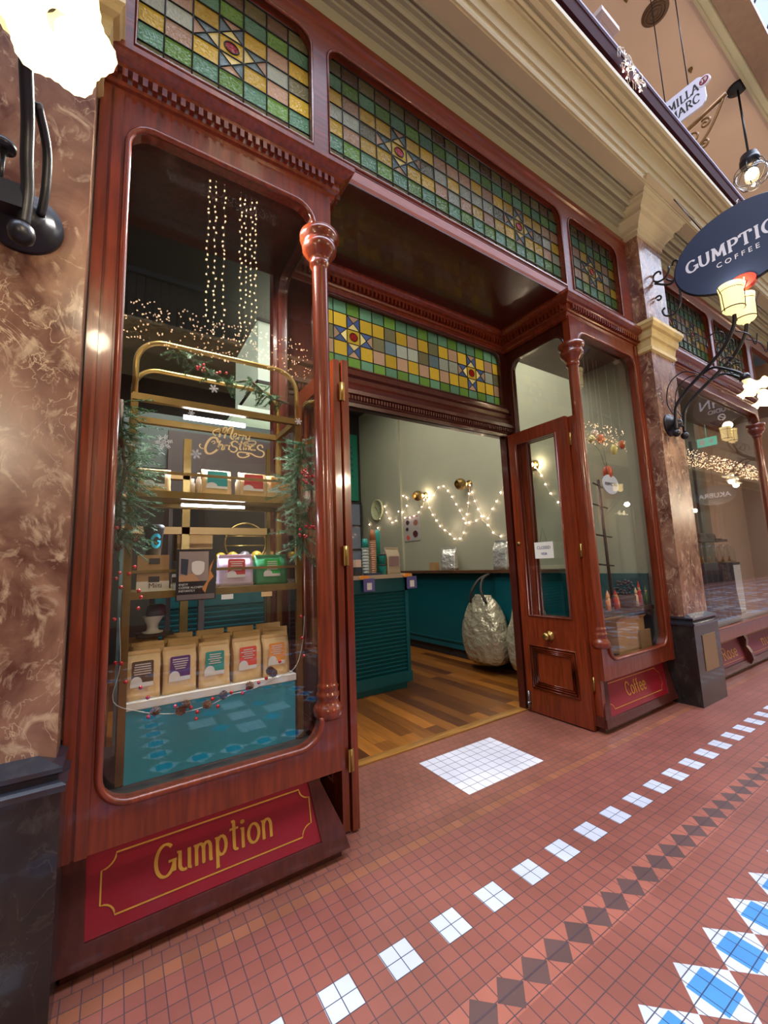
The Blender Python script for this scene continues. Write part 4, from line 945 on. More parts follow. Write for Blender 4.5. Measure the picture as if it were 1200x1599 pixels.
# teal display plinth with white top
T = thing('display_plinth', 'teal display plinth with a white top carrying kraft coffee bags', 'plinth')
b = MB(); b.box((.062, 2.335, .552), (.875, 2.78, .872)); b.build('body', mat('bright_teal_paint', (0, 150, 172), rough=.32), T)
b = MB(); b.box((.062, 2.325, .872), (.878, 2.79, .905)); b.build('top', M_white, T)
area('plinth_fill', (.45, 2.235, 3.62), (0, 0, 0), .6, .08, 60, (1.0, .95, .86))  # added downlight to brighten the plinth and the bag fronts

def coffee_bag(loc, w, h, d, body, lab, label, grp=None, parts=True, fold=True, rz=0, text=None, seed=0, lw=.6, lh=.5, blob=True, name='coffee_bag'):
    rnd = random.Random(seed); T = thing(name, label, 'bag', loc, grp, rz)
    N, R = 8, 8; b = MB(); b.smooth = True
    def half(t): # depth and width profile by height
        dd = d*.5*(1-.15*(t))*(1 if t < .72 else max(.07, 1-(t-.72)/.22)); return dd, w*.5*(1-.02*math.sin(PI*t)+(.0 if t < .8 else .0))
    rings = []
    for j in range(R+1):
        t = j/R; dd, ww = half(t); z = h*t; ring = []
        for (sx_, sy_, ax_) in ((-1, -1, 0), (1, -1, 1), (1, 1, 2), (-1, 1, 3)):
            for k in range(N):
                a = k/N
                p0 = [(-1, -1), (1, -1), (1, 1), (-1, 1)][ax_]; p1 = [(1, -1), (1, 1), (-1, 1), (-1, -1)][ax_]
                x = p0[0]*(1-a)+p1[0]*a; y = p0[1]*(1-a)+p1[1]*a
                bul = math.sin(PI*a)*.10*math.sin(PI*min(1, t*1.25))
                if ax_ in (0, 2): y *= 1+bul
                else: x *= 1-bul*.6
                ring.append((x*ww+rnd.uniform(-1, 1)*.0012, y*dd+rnd.uniform(-1, 1)*.0018, z+(rnd.uniform(-1, 1)*.002 if 0 < j else 0)))
        rings.append(ring)
    n = len(rings[0]); vs = [p for r in rings for p in r]
    fs = [(j*n+k, j*n+(k+1) % n, (j+1)*n+(k+1) % n, (j+1)*n+k) for j in range(R) for k in range(n)]+[tuple(range(n-1, -1, -1)), tuple(R*n+k for k in range(n))]
    b.add(vs, fs)
    body_o = b.build('bag_body', body, T)
    if fold:
        b = MB(); b.box((-w*.48, -d*.12, h*.93), (w*.48, d*.10, h*1.0)); b.build('folded_top', body, T)
    if lab and parts:
        f = MB(); z0, z1 = h*(.30), h*(.30+lh); yy = -d*.5*1.14-.002
        P = rrect(-w*lw/2, z0+.0, w*lw/2, z1, (.008,)*4, 4); f.poly([(x, yy+ (d*.04 if z > h*.7 else 0), z) for x, z in P]); lo = f.build('label', lab, T)
        if blob:
            f = MB(); f.poly([(x, yy-.0012, z) for x, z in arc(-w*lw*.28, z0+h*.06, w*lw*.27, h*.13, 180, 0, 12)]+[(w*lw*.5, yy-.0012, z0+h*.06), (w*lw*.5, yy-.0012, z0-h*.03), (-w*lw*.55, yy-.0012, z0-h*.03)]); f.build('label_cloud', M_white, lo)
        if text:
            f = MB(); rr = random.Random(seed+5)
            for k in range(5):
                zz = z1-.012-k*.011; L = w*lw*rr.uniform(.25, .42); f.quad((-L, yy-.0012, zz), (L, yy-.0012, zz), (L, yy-.0012, zz-.005), (-L, yy-.0012, zz-.005))
            f.build('print_lines', mat('pale_print', (214, 206, 200)), lo)
    return T
LB = dict(brown=mat('brown_label', (84, 66, 48)), purple=mat('purple_label', (84, 50, 120)), teal=mat('teal_label', (30, 152, 142)), coral=mat('coral_label', (226, 82, 66)), orange=mat('orange_label', (234, 152, 66)), red=mat('red_label', (198, 54, 58)), green=mat('bright_green_label', (20, 176, 70)), dteal=mat('deep_teal_label', (14, 150, 150)))
xs = [(.124, 'brown'), (.285, 'purple'), (.45, 'teal'), (.617, 'coral'), (.776, 'orange')]
lbn = dict(brown='kraft coffee bag with dark brown label, leftmost on the teal plinth', purple='kraft coffee bag with purple label in the front row on the plinth', teal='kraft coffee bag with teal label, middle of the front row', coral='kraft coffee bag with coral red label in the front row', orange='kraft coffee bag with orange label, rightmost on the teal plinth')
for i, (x, c) in enumerate(xs):
    coffee_bag((x, 2.40, .905), .152, .222, .075, M_kraft, LB[c], lbn[c], 'kraft coffee bags on the teal plinth', text=True, seed=i, rz=(.0, .03, -.02, .05, .04)[i])
for i in range(5):
    coffee_bag((.15+.165*i, 2.50, .905), .15, .245, .07, M_kraft, None, 'plain kraft coffee bags standing in the second row behind the labelled ones', 'kraft coffee bags behind the front row', seed=20+i, rz=random.uniform(-.1, .1))
for i in range(5):
    coffee_bag((.13+.168*i, 2.60, .905), .15, .26, .07, M_kraft, None, 'plain kraft coffee bags in the third row against the back of the plinth', 'kraft coffee bags in the back row', seed=30+i, rz=random.uniform(-.1, .1))
# lower brass shelf: lilac and green pouches, boxes, tumbler
coffee_bag((.56, 2.42, 1.41), .185, .175, .07, mat('lilac_pouch', (212, 190, 214), rough=.35, bump=.3, bscale=12), LB['red'], 'lilac pouch with a red label on the lower brass shelf', seed=41, lw=.5, lh=.55, text=True, name='coffee_pouch')
coffee_bag((.76, 2.42, 1.41), .185, .17, .07, mat('green_pouch', (62, 140, 96), rough=.3, bump=.5, bscale=12), LB['green'], 'shiny green pouch on the lower brass shelf', seed=42, lw=.5, lh=.55, text=True, name='coffee_pouch')
# upper brass shelf
coffee_bag((.15, 2.43, 1.91), .15, .13, .07, M_kraft, LB['brown'], 'kraft bag with brown label on the upper brass shelf under fir sprigs', seed=43, name='coffee_bag', fold=False, lw=.6, lh=.6)
coffee_bag((.455, 2.43, 1.91), .155, .15, .07, M_kraft, LB['dteal'], 'kraft bag with bright teal label on the upper brass shelf', seed=44, lw=.68, lh=.62, fold=False)
coffee_bag((.655, 2.43, 1.91), .16, .15, .07, M_kraft, LB['red'], 'kraft bag with red label on the upper brass shelf', seed=45, lw=.68, lh=.62, fold=False)
coffee_bag((.808, 2.43, 1.91), .15, .145, .07, M_kraft, LB['orange'], 'kraft bag with orange label at the right end of the upper brass shelf', seed=46, lw=.68, lh=.62, fold=False)
for i, (x, h) in enumerate(((.33, .09), (.36, .125), (.565, .12))):
    b = MB(); b.lathe([(0, 0), (.014, 0), (.014, h*.7), (.008, h*.78), (.008, h), (0, h)], (x, 2.40, 1.907), 12)
    tag(b.build('small_bottle', mat('pale_bottle', (224, 200, 170), rough=.3)), ('shorter of two pale bottles left of the teal-labelled bag', 'taller of two pale bottles left of the teal-labelled bag', 'pale bottle between the teal and red labelled bags')[i], 'bottle', group='pale bottles on the upper brass shelf')
def gbox(x0, x1, y0, y1, z0, z1, m_, label, strip=None, nm='gift_box', txt=None):
    T = thing(nm, label, 'box')
    b = MB(); b.box((x0, y0, z0), (x1, y1, z1)); b.build('carton', m_, T)
    if strip: b = MB(); b.box((x0-.001, y0-.002, z0+strip[0]), (x1+.001, y0, z0+strip[1])); b.build('sleeve', M_white, T)
    cx = (x0+x1)/2
    if txt: font_text('lettering', txt, .034, M_dark, T, (cx+.01, y0-.003, z0+.028), RF)
    b = MB(); b.box((cx-.02, y0-.003, z1-.045), (cx+.028, y0-.001, z1-.016)); b.build('window_cutout', M_dark, T)
gbox(.085, .225, 2.37, 2.47, 1.408, 1.498, M_kraftd, 'white sleeved kraft box lettered Miiti on the lower brass shelf', (0, .05), txt='Miiti')
gbox(.085, .225, 2.37, 2.47, 1.500, 1.588, M_kraftd, 'kraft box stacked on the white sleeved box')
T = thing('travel_tumbler', 'charcoal tumbler with a bright blue round logo on stacked boxes', 'cup')
b = MB(); b.lathe([(0, 0), (.034, 0), (.046, .13), (.049, .132), (.049, .148), (.044, .155), (0, .156)], (.155, 2.42, 1.589), 28); b.build('tumbler_body', mat('charcoal_plastic', (62, 64, 70), rough=.4), T)
b = MB()
def cyl(a, z, r=.0455): rr = .034+(z/.13)*.012+.0012; return (.155+rr*math.sin(a), 2.42-rr*math.cos(a), 1.589+z)
for (a0, a1) in ((30, 175), (185, 350)):
    P = arc(.25, .07, .62, .038, a0, a1, 14); 
    for i in range(len(P)-1):
        (u0, v0), (u1, v1) = P[i], P[i+1]; k = .58
        q0 = (.25+(u0-.25)*k, .07+(v0-.07)*k); q1 = (.25+(u1-.25)*k, .07+(v1-.07)*k)
        b.add([cyl(*P[i]), cyl(*P[i+1]), cyl(*q1), cyl(*q0)], [(0, 1, 2, 3)])
b.add([cyl(.35, .074), cyl(.85, .074), cyl(.85, .066), cyl(.35, .066)], [(0, 1, 2, 3)])
b.build('round_logo', mat('cyan_print', (20, 176, 208)), T)
gbox(.245, .275, 2.38, 2.44, 1.408, 1.49, mat('pale_grey_card', (186, 192, 200)), 'small pale printed box between the stacked boxes and the poster')
# poster in the window
T = thing('poster', 'small black framed coffee poster standing at the lower brass shelf', 'poster')
b = MB(); b.box((.25, 2.298, 1.355), (.437, 2.304, 1.612)); b.build('poster_sheet', mat('poster_black', (28, 26, 28), rough=.4), T)
def pq(nm, pts, rgb, o=.0012): b = MB(); b.poly([(x, 2.298-o, z) for x, z in pts]); b.build(nm, mat(nm+'_ink', rgb, rough=.4), T)
pq('photo_area', [(.262, 1.45), (.40, 1.45), (.40, 1.60), (.262, 1.60)], (150, 132, 124))
pq('photo_cup', arc(.35, 1.515, .03, .035, 180, 360, 10)+arc(.35, 1.54, .03, .012, 0, 180, 10), (222, 216, 206), .002)
pq('photo_shadow', [(.27, 1.49), (.30, 1.48), (.305, 1.56), (.27, 1.565)], (50, 54, 66), .002)
pq('photo_table', [(.262, 1.45), (.36, 1.45), (.33, 1.49), (.262, 1.48)], (186, 140, 104), .0016)
pq('coffee_splash', [(.385, 1.39), (.40, 1.44), (.425, 1.47), (.41, 1.50), (.425, 1.56), (.405, 1.52), (.40, 1.46), (.37, 1.41)], (196, 126, 62), .0024)
pq('caption_band', [(.255, 1.36), (.43, 1.36), (.43, 1.385), (.255, 1.385)], (110, 98, 96))
for k, s_ in enumerate(('ENJOY', 'COFFEE ALCHEMY', 'INSTANTLY')): font_text('lettering', s_, .0145, M_white, T, (.262, 2.2965, 1.435-.016*k), RF, align='LEFT')
# white price cards hanging under the shelf
for i, x in enumerate((.50, .71)):
    b = MB(); b.box((x-.03, 2.322, 1.347), (x+.03, 2.325, 1.372)); tag(b.build('shelf_label', M_white if i == 0 else M_kraft), ('white shelf label beside the poster', 'cream shelf label below the green pouch')[i], 'label')
# coffee dripper behind
T = thing('coffee_dripper', 'white ceramic coffee dripper behind the leftmost brass post', 'dripper')
b = MB(); b.lathe([(.0, 0), (.05, 0), (.052, .008), (.03, .012), (.026, .03), (.03, .05), (.052, .085), (.055, .09), (.05, .09), (.028, .05), (0, .04)], (.175, 2.60, 1.02+.16), 28); b.build('cone', M_white, T)
b = MB(); b.lathe([(0, .0), (.05, 0), (.045, .05), (.03, .06), (0, .06)], (.19, 2.60, 1.27), 20); b.build('glass_jug', mat('smoky_jug', (96, 90, 110), rough=.2), T)
b = MB(); b.box((.10, 2.52, 1.168), (.27, 2.68, 1.179)); b.box((.18, 2.68, .905), (.2, 2.70, 1.16)); tag(b.build('small_stand', M_dark), 'dark stand holding the white dripper behind the bags', 'stand')
# Merry Christmas vinyl lettering on the glass
def merry():
    Y = 2.168
    F = lambda u, v: (.345+(320+u/6.66-318)*.00321, Y, 2.11-((500+v/6.66-700)-.109*(320+u/6.66-318))*.0031)
    ST = [([(105, 1190), (85, 1175), (75, 1150), (95, 1125), (140, 1108), (165, 1112)], 9), ([(162, 1100), (150, 1150), (138, 1205)], 14), ([(148, 1160), (175, 1110), (205, 1085), (212, 1110), (190, 1215)], 12),
          ([(203, 1165), (235, 1105), (268, 1085), (278, 1105), (255, 1190), (272, 1222), (300, 1212)], 12), ([(287, 1198), (314, 1178), (312, 1155), (290, 1168), (286, 1208), (308, 1222), (330, 1200)], 9),
          ([(337, 1165), (342, 1182), (330, 1228)], 9), ([(340, 1195), (356, 1172), (372, 1182)], 9), ([(383, 1168), (386, 1187), (374, 1232)], 9), ([(384, 1200), (400, 1177), (414, 1188)], 9),
          ([(422, 1182), (416, 1215), (434, 1222), (456, 1188)], 9), ([(460, 1178), (444, 1240), (408, 1284), (390, 1268), (430, 1246), (495, 1236), (525, 1252), (512, 1280), (492, 1274)], 8),
          ([(128, 1268), (112, 1218), (66, 1212), (24, 1262), (2, 1335), (20, 1385), (62, 1390), (108, 1358), (132, 1325)], 17), ([(60, 1262), (88, 1250), (96, 1272), (76, 1280)], 7), ([(2, 1340), (-40, 1330), (-55, 1300), (-40, 1285)], 8),
          ([(152, 1240), (136, 1290), (124, 1342)], 12), ([(134, 1310), (160, 1286), (174, 1300), (164, 1342), (184, 1344)], 11), ([(198, 1290), (188, 1345)], 11), ([(194, 1315), (212, 1292), (230, 1300)], 9),
          ([(247, 1290), (236, 1338), (252, 1345)], 11), ([(250, 1262), (252, 1268)], 11), ([(332, 1262), (300, 1244), (268, 1262), (274, 1300), (312, 1316), (322, 1345), (292, 1372), (252, 1358)], 13),
          ([(372, 1240), (352, 1325), (368, 1345)], 13), ([(335, 1278), (400, 1268), (470, 1276), (520, 1268)], 7), ([(398, 1295), (390, 1345)], 11), ([(394, 1315), (414, 1294), (422, 1306), (414, 1345)], 11), ([(420, 1315), (442, 1294), (452, 1306), (444, 1345)], 11),
          ([(506, 1302), (482, 1292), (464, 1320), (474, 1345), (498, 1332), (508, 1300), (504, 1345), (524, 1342)], 11), ([(602, 1318), (590, 1286), (556, 1288), (542, 1316), (566, 1342), (604, 1360), (616, 1392), (590, 1425), (530, 1418), (470, 1386), (400, 1374), (345, 1372), (328, 1398), (352, 1428), (402, 1432), (448, 1412), (440, 1392), (420, 1398)], 12)]
    mb = MB()
    for pts, th in ST:
        c = catmull([(x, y, 0) for x, y in pts], 6); ribbon(mb, [(p.x, p.y) for p in c], th*1.45, F, .25)
    tag(mb.build('window_lettering', mat('gold_vinyl', (252, 220, 158), rough=.4)), 'gold Merry Christmas script stuck on the left shop window', 'lettering')
merry()
def snowflake(x, z, r, label):
    mb = MB(); F = lambda u, v: (x+u, 2.168, z+v)
    for k in range(6):
        a = PI*k/3+.2; c, s = math.cos(a), math.sin(a); ribbon(mb, [(0, 0), (r*c, r*s)], r*.14, F)
        for t in (.4, .65, .88):
            for sg in (-1, 1):
                a2 = a+sg*.9; q = r*.34*(1.1-t*.5); ribbon(mb, [(r*t*c, r*t*s), (r*t*c+q*math.cos(a2), r*t*s+q*math.sin(a2))], r*.10, F)
    ribbon(mb, arc(0, 0, r*.25, r*.25, 0, 360, 12), r*.12, F)
    tag(mb.build('snowflake_sticker', mat('snow_vinyl', (250, 251, 255), rough=.5)), label, 'sticker', group='snowflake stickers on the glass')
for (x, z, r, lb) in ((.168, 2.119, .036, 'large snowflake sticker beside the fir sprig, left of the script'), (.31, 2.076, .024, 'blue-white snowflake sticker touching the Christmas script'), (.388, 2.432, .022, 'small snowflake sticker above the lit tube'), (.846, 2.331, .02, 'small snowflake sticker at the right end of the arched shelf'), (.285, 2.283, .015, 'tiny snowflake sticker in front of the lit tube')): snowflake(x, z, r, lb)

# fir garlands
def fir(name, label, centre, R, n_br, seed, berries=(), cones=(), frost=.4, spread=(.11, .06, .09), berry_r=.009, bias=0):
    rnd = random.Random(seed); T = thing(name, label, 'garland'); g = MB(); gl = MB(); st = MB()
    st.tube([Vector(c) for c in centre], .009, 6); st.build('stem', mat('garland_stem', (70, 52, 36), rough=.8), T)
    P = [Vector(c) for c in centre]
    for i in range(n_br):
        t = rnd.uniform(0, len(P)-1.001); k = int(t); base = P[k].lerp(P[k+1], t-k)
        d = Vector((rnd.uniform(-1, 1)+bias, rnd.uniform(-1, .6), rnd.uniform(-1.0, .5))).normalized(); L = rnd.uniform(.5, 1.1)*R
        tip = base+Vector((d.x*spread[0], d.y*spread[1], d.z*spread[2]))*(L/.09) - Vector((0, 0, .02))
        tip.y = max(tip.y, 2.185)
        m_ = gl if rnd.random() < frost else g
        st_ = (tip-base)
        for j in range(64):
            s = j/64; p = base+st_*s; a = rnd.uniform(0, 2*PI); ax = st_.normalized(); o = ax.orthogonal().normalized(); q = (Matrix.Rotation(a, 3, ax)@o)
            nd = (q*.75+ax*.65).normalized()*rnd.uniform(.014, .024); e = p+nd; e.y = max(e.y, 2.175)
            wv = ax.cross(q).normalized()*.0019
            m_.add([p-wv, p+wv, e], [(0, 1, 2)])
        m_.tube([base, tip], .0016, 4)
    tag(g.build('needles', M_green, T)); gl.build('frosted_needles', M_greenl, T)
    fb = None
    for p in berries:
        if fb is None: b = MB(); b.ball((0, 0, 0), berry_r, 8); fb = b.build('berry', M_berry, T, loc=p)
        else: o = fb.copy(); C.objects.link(o); o.location = p
    fc = None
    for p in cones:
        if fc is None:
            b = MB()
            for r_i in range(6):
                zz = -.018+r_i*.0075; rr = .019*math.sin(PI*(r_i+1.2)/7.5)
                for k in range(9):
                    a = 2*PI*k/9+r_i*.35; c, s = math.cos(a), math.sin(a); b.add([(rr*.4*c, rr*.4*s, zz), (rr*1.2*math.cos(a-.28), rr*1.2*math.sin(a-.28), zz+.004), (rr*1.35*c, rr*1.35*s, zz+.009), (rr*1.2*math.cos(a+.28), rr*1.2*math.sin(a+.28), zz+.004)], [(0, 1, 2, 3)])
            b.ball((0, 0, 0), .014, 6); fc = b.build('pine_cone', M_cone, T, loc=p)
        else: o = fc.copy(); C.objects.link(o); o.location = p; o.rotation_euler = (random.uniform(0, 2), random.uniform(0, 2), 0)
    return T
rb = random.Random(4)
fir('fir_garland', 'fir garland with red berries hanging down the left edge of the window', [(-.01, 2.29, 2.34), (-.005, 2.28, 2.15), (.02, 2.27, 1.98), (-.01, 2.28, 1.82), (.01, 2.28, 1.66)], .15, 130, 1, bias=.45,
    berries=[(-.02+.03*k+rb.uniform(-.02, .02), 2.24, z) for k, z in enumerate((1.70, 1.71))]+[(.05, 2.25, 1.50), (.07, 2.24, 1.53), (.02, 2.24, 1.44), (.09, 2.24, 1.42), (.1, 2.24, 1.39), (.09, 2.24, 1.34), (-.0, 2.24, 1.30), (.0, 2.25, 1.48), (.012, 2.26, 1.505)], cones=[(.07, 2.25, 1.66), (.0, 2.26, 1.62)])
fir('fir_garland', 'fir garland with clustered berries on the right side of the brass shelf', [(.93, 2.29, 2.27), (.90, 2.28, 2.12), (.88, 2.28, 1.98), (.92, 2.28, 1.80), (.90, 2.28, 1.58)], .15, 150, 2, bias=-.45,
    berries=[(.93+rb.uniform(-.045, .045), 2.22+rb.uniform(0, .03), 2.03+rb.uniform(-.05, .05)) for _ in range(24)]+[(.915+rb.uniform(-.05, .05), 2.22, 1.70+rb.uniform(-.035, .035)) for _ in range(12)], berry_r=.0075)
fir('fir_garland', 'dark fir swag draped along the arched top of the brass shelf', [(.22, 2.36, 2.70), (.36, 2.35, 2.62), (.5, 2.35, 2.56), (.62, 2.34, 2.60), (.72, 2.34, 2.52), (.85, 2.34, 2.50)], .085, 80, 3, frost=.1,
    berries=[(.40+rb.uniform(-.08, .08), 2.31, 2.60+rb.uniform(-.02, .02)) for _ in range(14)], berry_r=.007)
def berry_string():
    T = thing('berry_garland', 'string of red berries and small pine cones across the teal plinth', 'garland')
    P = [(.02, 2.315, 1.30), (.03, 2.315, 1.08), (.01, 2.315, .93), (.12, 2.31, .865), (.22, 2.305, .835), (.31, 2.305, .825), (.42, 2.305, .835), (.52, 2.305, .865), (.62, 2.305, .87), (.74, 2.305, .90), (.86, 2.305, .94), (.91, 2.31, 1.06), (.925, 2.31, 1.22)]
    b = MB(); b.tube(catmull(P, 5), .0018, 5); b.build('cord', mat('pale_cord', (190, 196, 190)), T)
    b = MB(); b.ball((0, 0, 0), .0095, 8); f0 = None
    for p in [(.035, 1.095), (.012, 1.10), (.055, 1.01), (.115, .975), (.145, .925), (.15, .838), (.262, .862), (.33, .842), (.36, .815), (.355, .785), (.43, .862), (.455, .822), (.52, .876), (.60, .882), (.575, .862), (.66, .90), (.70, .915), (.74, .925), (.775, .99), (.90, 1.22), (.905, 1.10), (.915, 1.0)]:
        q = (p[0], 2.30, p[1])
        if f0 is None: f0 = b.build('berry', M_berry, T, loc=q)
        else: o = f0.copy(); C.objects.link(o); o.location = q
    fc = None
    for p in [(.178, .852), (.285, .842), (.305, .858), (.40, .838), (.475, .875), (.61, .89), (.735, .94), (.72, .955)]:
        q = (p[0], 2.295, p[1])
        if fc is None:
            b = MB()
            for r_i in range(6):
                zz = -.016+r_i*.0065; rr = .018*math.sin(PI*(r_i+1.2)/7.5)
                for k in range(8): a = 2*PI*k/8+r_i*.35; b.add([(rr*.4*math.cos(a), rr*.4*math.sin(a), zz), (rr*1.2*math.cos(a-.3), rr*1.2*math.sin(a-.3), zz+.004), (rr*1.4*math.cos(a), rr*1.4*math.sin(a), zz+.009), (rr*1.2*math.cos(a+.3), rr*1.2*math.sin(a+.3), zz+.004)], [(0, 1, 2, 3)])
            b.ball((0, 0, 0), .012, 6); fc = b.build('pine_cone', M_cone, T, loc=q)
        else: o = fc.copy(); C.objects.link(o); o.location = q; o.rotation_euler = (rb.uniform(0, 2), rb.uniform(0, 2), 0)
berry_string()

# ================================================================== SHOP INTERIOR
def counter():
    T = thing('service_counter', 'teal slatted service counter with a pale worktop facing the door', 'counter')
    b = MB(); b.box((.3, 4.29, .06), (3.07, 4.95, 1.33)); b.box((.3, 4.30, 0), (3.04, 4.93, .06))
    b.box((.3, 4.255, .08), (3.10, 4.30, .20)); b.box((.3, 4.262, 1.17), (3.085, 4.30, 1.33)); b.box((3.04, 4.262, .2), (3.085, 4.95, 1.33)); b.build('carcass', M_teald, T)
    b = MB()
    for i in range(21):
        z = .205+i*.0455; b.add([(.3, 4.289, z), (3.04, 4.289, z), (3.04, 4.268, z+.034), (.3, 4.268, z+.034), (.3, 4.289, z+.044), (3.04, 4.289, z+.044)], [(0, 1, 2, 3), (3, 2, 5, 4)])
    b.build('slatted_front', M_teald, T)
    b = MB(); b.box((.28, 4.22, 1.33), (3.13, 5.0, 1.375)); b.build('worktop', mat('pale_oak_edge', (176, 160, 138), rough=.4), T)
counter()
def bench():
    T = thing('wall_bench', 'teal bench counter with a dark timber top along the right wall', 'counter')
    b = MB(); b.box((4.56, 3.1, .14), (4.78, 6.6, 1.31)); b.build('carcass', M_teald, T)
    b = MB(); b.box((4.545, 3.08, .14), (4.60, 6.6, .20)); b.box((4.54, 3.08, .24), (4.60, 6.6, .265)); b.build('skirting', M_teald, T)
    b = MB(); b.box((4.44, 3.05, 1.325), (4.81, 6.7, 1.365)); b.build('bench_top', wood('bench_timber', (92, 60, 40), stretch=(14, 1.2, 14)), T)
    b = MB(); b.box((4.60, 3.15, 0), (4.78, 6.55, .14)); b.build('toe_kick', M_dark, T)
bench()
# sphere wall lights
for i, (y, z, on_) in enumerate(((6.0, 2.745, 1), (4.85, 2.757, 0), (3.56, 2.79, 1))):
    T = thing('globe_wall_light', ('small brass globe wall light nearest the clock', 'brass globe wall light in the middle of the sage wall', 'brass globe wall light seen through the open door glass')[i], 'lamp')
    b = MB(); b.lathe([(0, 0), (.07, 0), (.07, -.015), (.03, -.02), (.02, -.05), (0, -.05)], (4.849, y, z), 20, 'x'); b.tube([(4.82, y, z), (4.76, y+.02, z)], .014, 8); b.build('wall_mount', M_brass, T)
    b = MB(); b.smooth = True
    b.lathe([(.098*math.sin(PI*k/16)+1e-4, -.098*math.cos(PI*k/16)) for k in range(3, 17)][::-1], (4.69, y+.04, z), 24, 'x'); b.build('globe_shade', M_brassd, T)
    b = MB(); b.ball((4.765, y, z-.0), .032, 8); b.build('bulb', M_bulb if on_ else M_lampr, T)
    if on_: point('lamp_light', (4.80, y-.06, z), 3.2, (1.0, .82, .6), .02)
# clock
T = thing('wall_clock', 'round pale green wall clock on the sage wall', 'clock')
b = MB(); b.lathe([(0, 0), (.23, 0), (.24, -.02), (.23, -.05), (.21, -.045), (.205, -.03), (0, -.03)], (4.849, 7.70, 2.70), 36, 'x'); b.build('clock_case', mat('clock_green', (200, 204, 160), rough=.4), T)
b = MB(); b.tube([(4.815, 7.70, 2.70), (4.815, 7.76, 2.78)], .006, 5); b.tube([(4.815, 7.70, 2.70), (4.815, 7.62, 2.60)], .004, 5); b.build('clock_hands', M_dark, T)
b = MB()
for k in range(12): a = PI*k/6; b.box((4.814, 7.70+.14*math.sin(a)-.006, 2.70+.14*math.cos(a)-.008), (4.818, 7.70+.14*math.sin(a)+.006, 2.70+.14*math.cos(a)+.008))
b.build('hour_marks', M_dark, T)
# poster on the wall
T = thing('wall_poster', 'pale illustrated poster on the sage wall under the string lights', 'poster')
b = MB(); b.box((4.84, 6.22, 1.93), (4.848, 6.72, 2.42)); b.build('poster_sheet', mat('poster_grey', (168, 160, 156)), T)
for i, (y, z, ry_, rz__, rgb) in enumerate(((6.60, 2.3, .06, .05, (60, 44, 50)), (6.62, 2.17, .05, .04, (52, 40, 48)), (6.34, 2.28, .08, .06, (146, 96, 80)), (6.36, 2.06, .08, .07, (78, 40, 44)), (6.6, 2.0, .06, .05, (208, 84, 70)), (6.45, 2.40, .2, .015, (150, 60, 74)))):
    b = MB(); b.poly([(4.838, y+ry_*math.cos(2*PI*k/10)*random.uniform(.8, 1.1), z+rz__*math.sin(2*PI*k/10)) for k in range(10)]); b.build('printed_shape', mat('poster_ink_%s' % ('brown plum rust maroon coral pink'.split()[i]), rgb), T)
# string lights on the wall
def wall_string():
    T = thing('string_lights', 'looping white string lights along the sage wall', 'string lights')
    X = 4.83
    K = [(8.1, 2.55), (7.95, 2.2), (7.7, 2.3), (7.45, 2.78), (7.3, 2.55), (7.12, 2.36), (6.95, 2.42), (6.75, 2.80), (6.62, 2.86), (6.55, 2.68), (6.75, 2.5), (6.62, 2.4), (6.3, 2.42), (6.1, 2.55), (5.98, 2.72), (5.85, 2.45), (5.7, 2.25), (5.55, 2.08),
         (5.45, 2.04), (5.3, 1.93), (5.22, 1.87), (5.12, 1.88), (5.0, 2.0), (4.95, 2.16), (4.9, 2.35), (4.84, 2.6), (4.80, 2.74), (4.74, 2.5), (4.66, 2.32), (4.6, 2.2), (4.72, 2.14), (4.85, 2.12), (4.98, 2.18), (5.08, 2.35), (5.18, 2.5), (5.3, 2.68), (5.42, 2.8), (5.5, 2.86), (5.62, 2.82), (5.8, 2.66)]
    K2 = [(4.66, 2.32), (4.5, 2.12), (4.44, 2.2), (4.3, 2.35), (4.15, 2.55), (4.02, 2.78), (3.85, 2.95), (3.65, 2.86), (3.56, 2.78), (3.45, 2.62), (3.36, 2.4), (3.2, 2.2), (3.0, 2.3)]
    K3 = [(4.6, 2.14), (4.45, 2.02), (4.36, 1.90), (4.2, 1.85), (4.0, 1.9)]
    cb = MB(); pts = []
    for Q in (K, K2, K3):
        c = catmull([(X, y, z) for y, z in Q], 5); cb = MB(); cb.tube(c, .0035, 4); cb.build('cable', M_white, T)
        acc = 0
        for a, b_ in zip(c, c[1:]):
            acc += (b_-a).length
            if acc > .135: pts.append(b_); acc = 0
    first = None
    for p in pts[:99]:
        q = (p.x-.008, p.y, p.z)
        if first is None: b = MB(); b.ball((0, 0, 0), .0105, 6); first = b.build('bulb', M_bulbp, T, loc=q)
        else: o = first.copy(); C.objects.link(o); o.location = q
    for (y, z) in ((5.2, 2.1), (4.6, 2.3), (6.5, 2.5), (7.3, 2.5)): point('string_light_glow', (4.7, y, z), .8, (1.0, .8, .68), .1)
wall_string()
# things on the counter
def stack(nm, label, x, y, z, rb_, rt, h, m_, n, up=False, cap=None):
    T = thing(nm, label, 'cups'); b = MB()
    pr = []
    for k in range(n):
        z0 = k*h/n; pr += [(rb_+(rt-rb_)*.2, z0), (rt, z0+h/n*.7), (rt+.003, z0+h/n*.72), (rt+.003, z0+h/n*.95)]
    b.lathe([(0, 0)]+pr+[(0, h)], (x, y, z), 18); b.build('cup_stack', m_, T)
    if cap: b = MB(); b.lathe([(0, h), (rt*1.0, h), (rt*.75, h+cap[1]), (0, h+cap[1])], (x, y, z), 18); b.build('cup', cap[0], T)
    return T
ZC = 1.376
M_teall = mat('teal_plastic', (16, 140, 128), rough=.4)
stack('cup_tower', 'tall stack of pale takeaway cups topped with teal cups on the counter', 2.54, 4.36, ZC, .035, .043, .33, mat('pale_cup', (176, 190, 184)), 9, cap=(M_teall, .11))
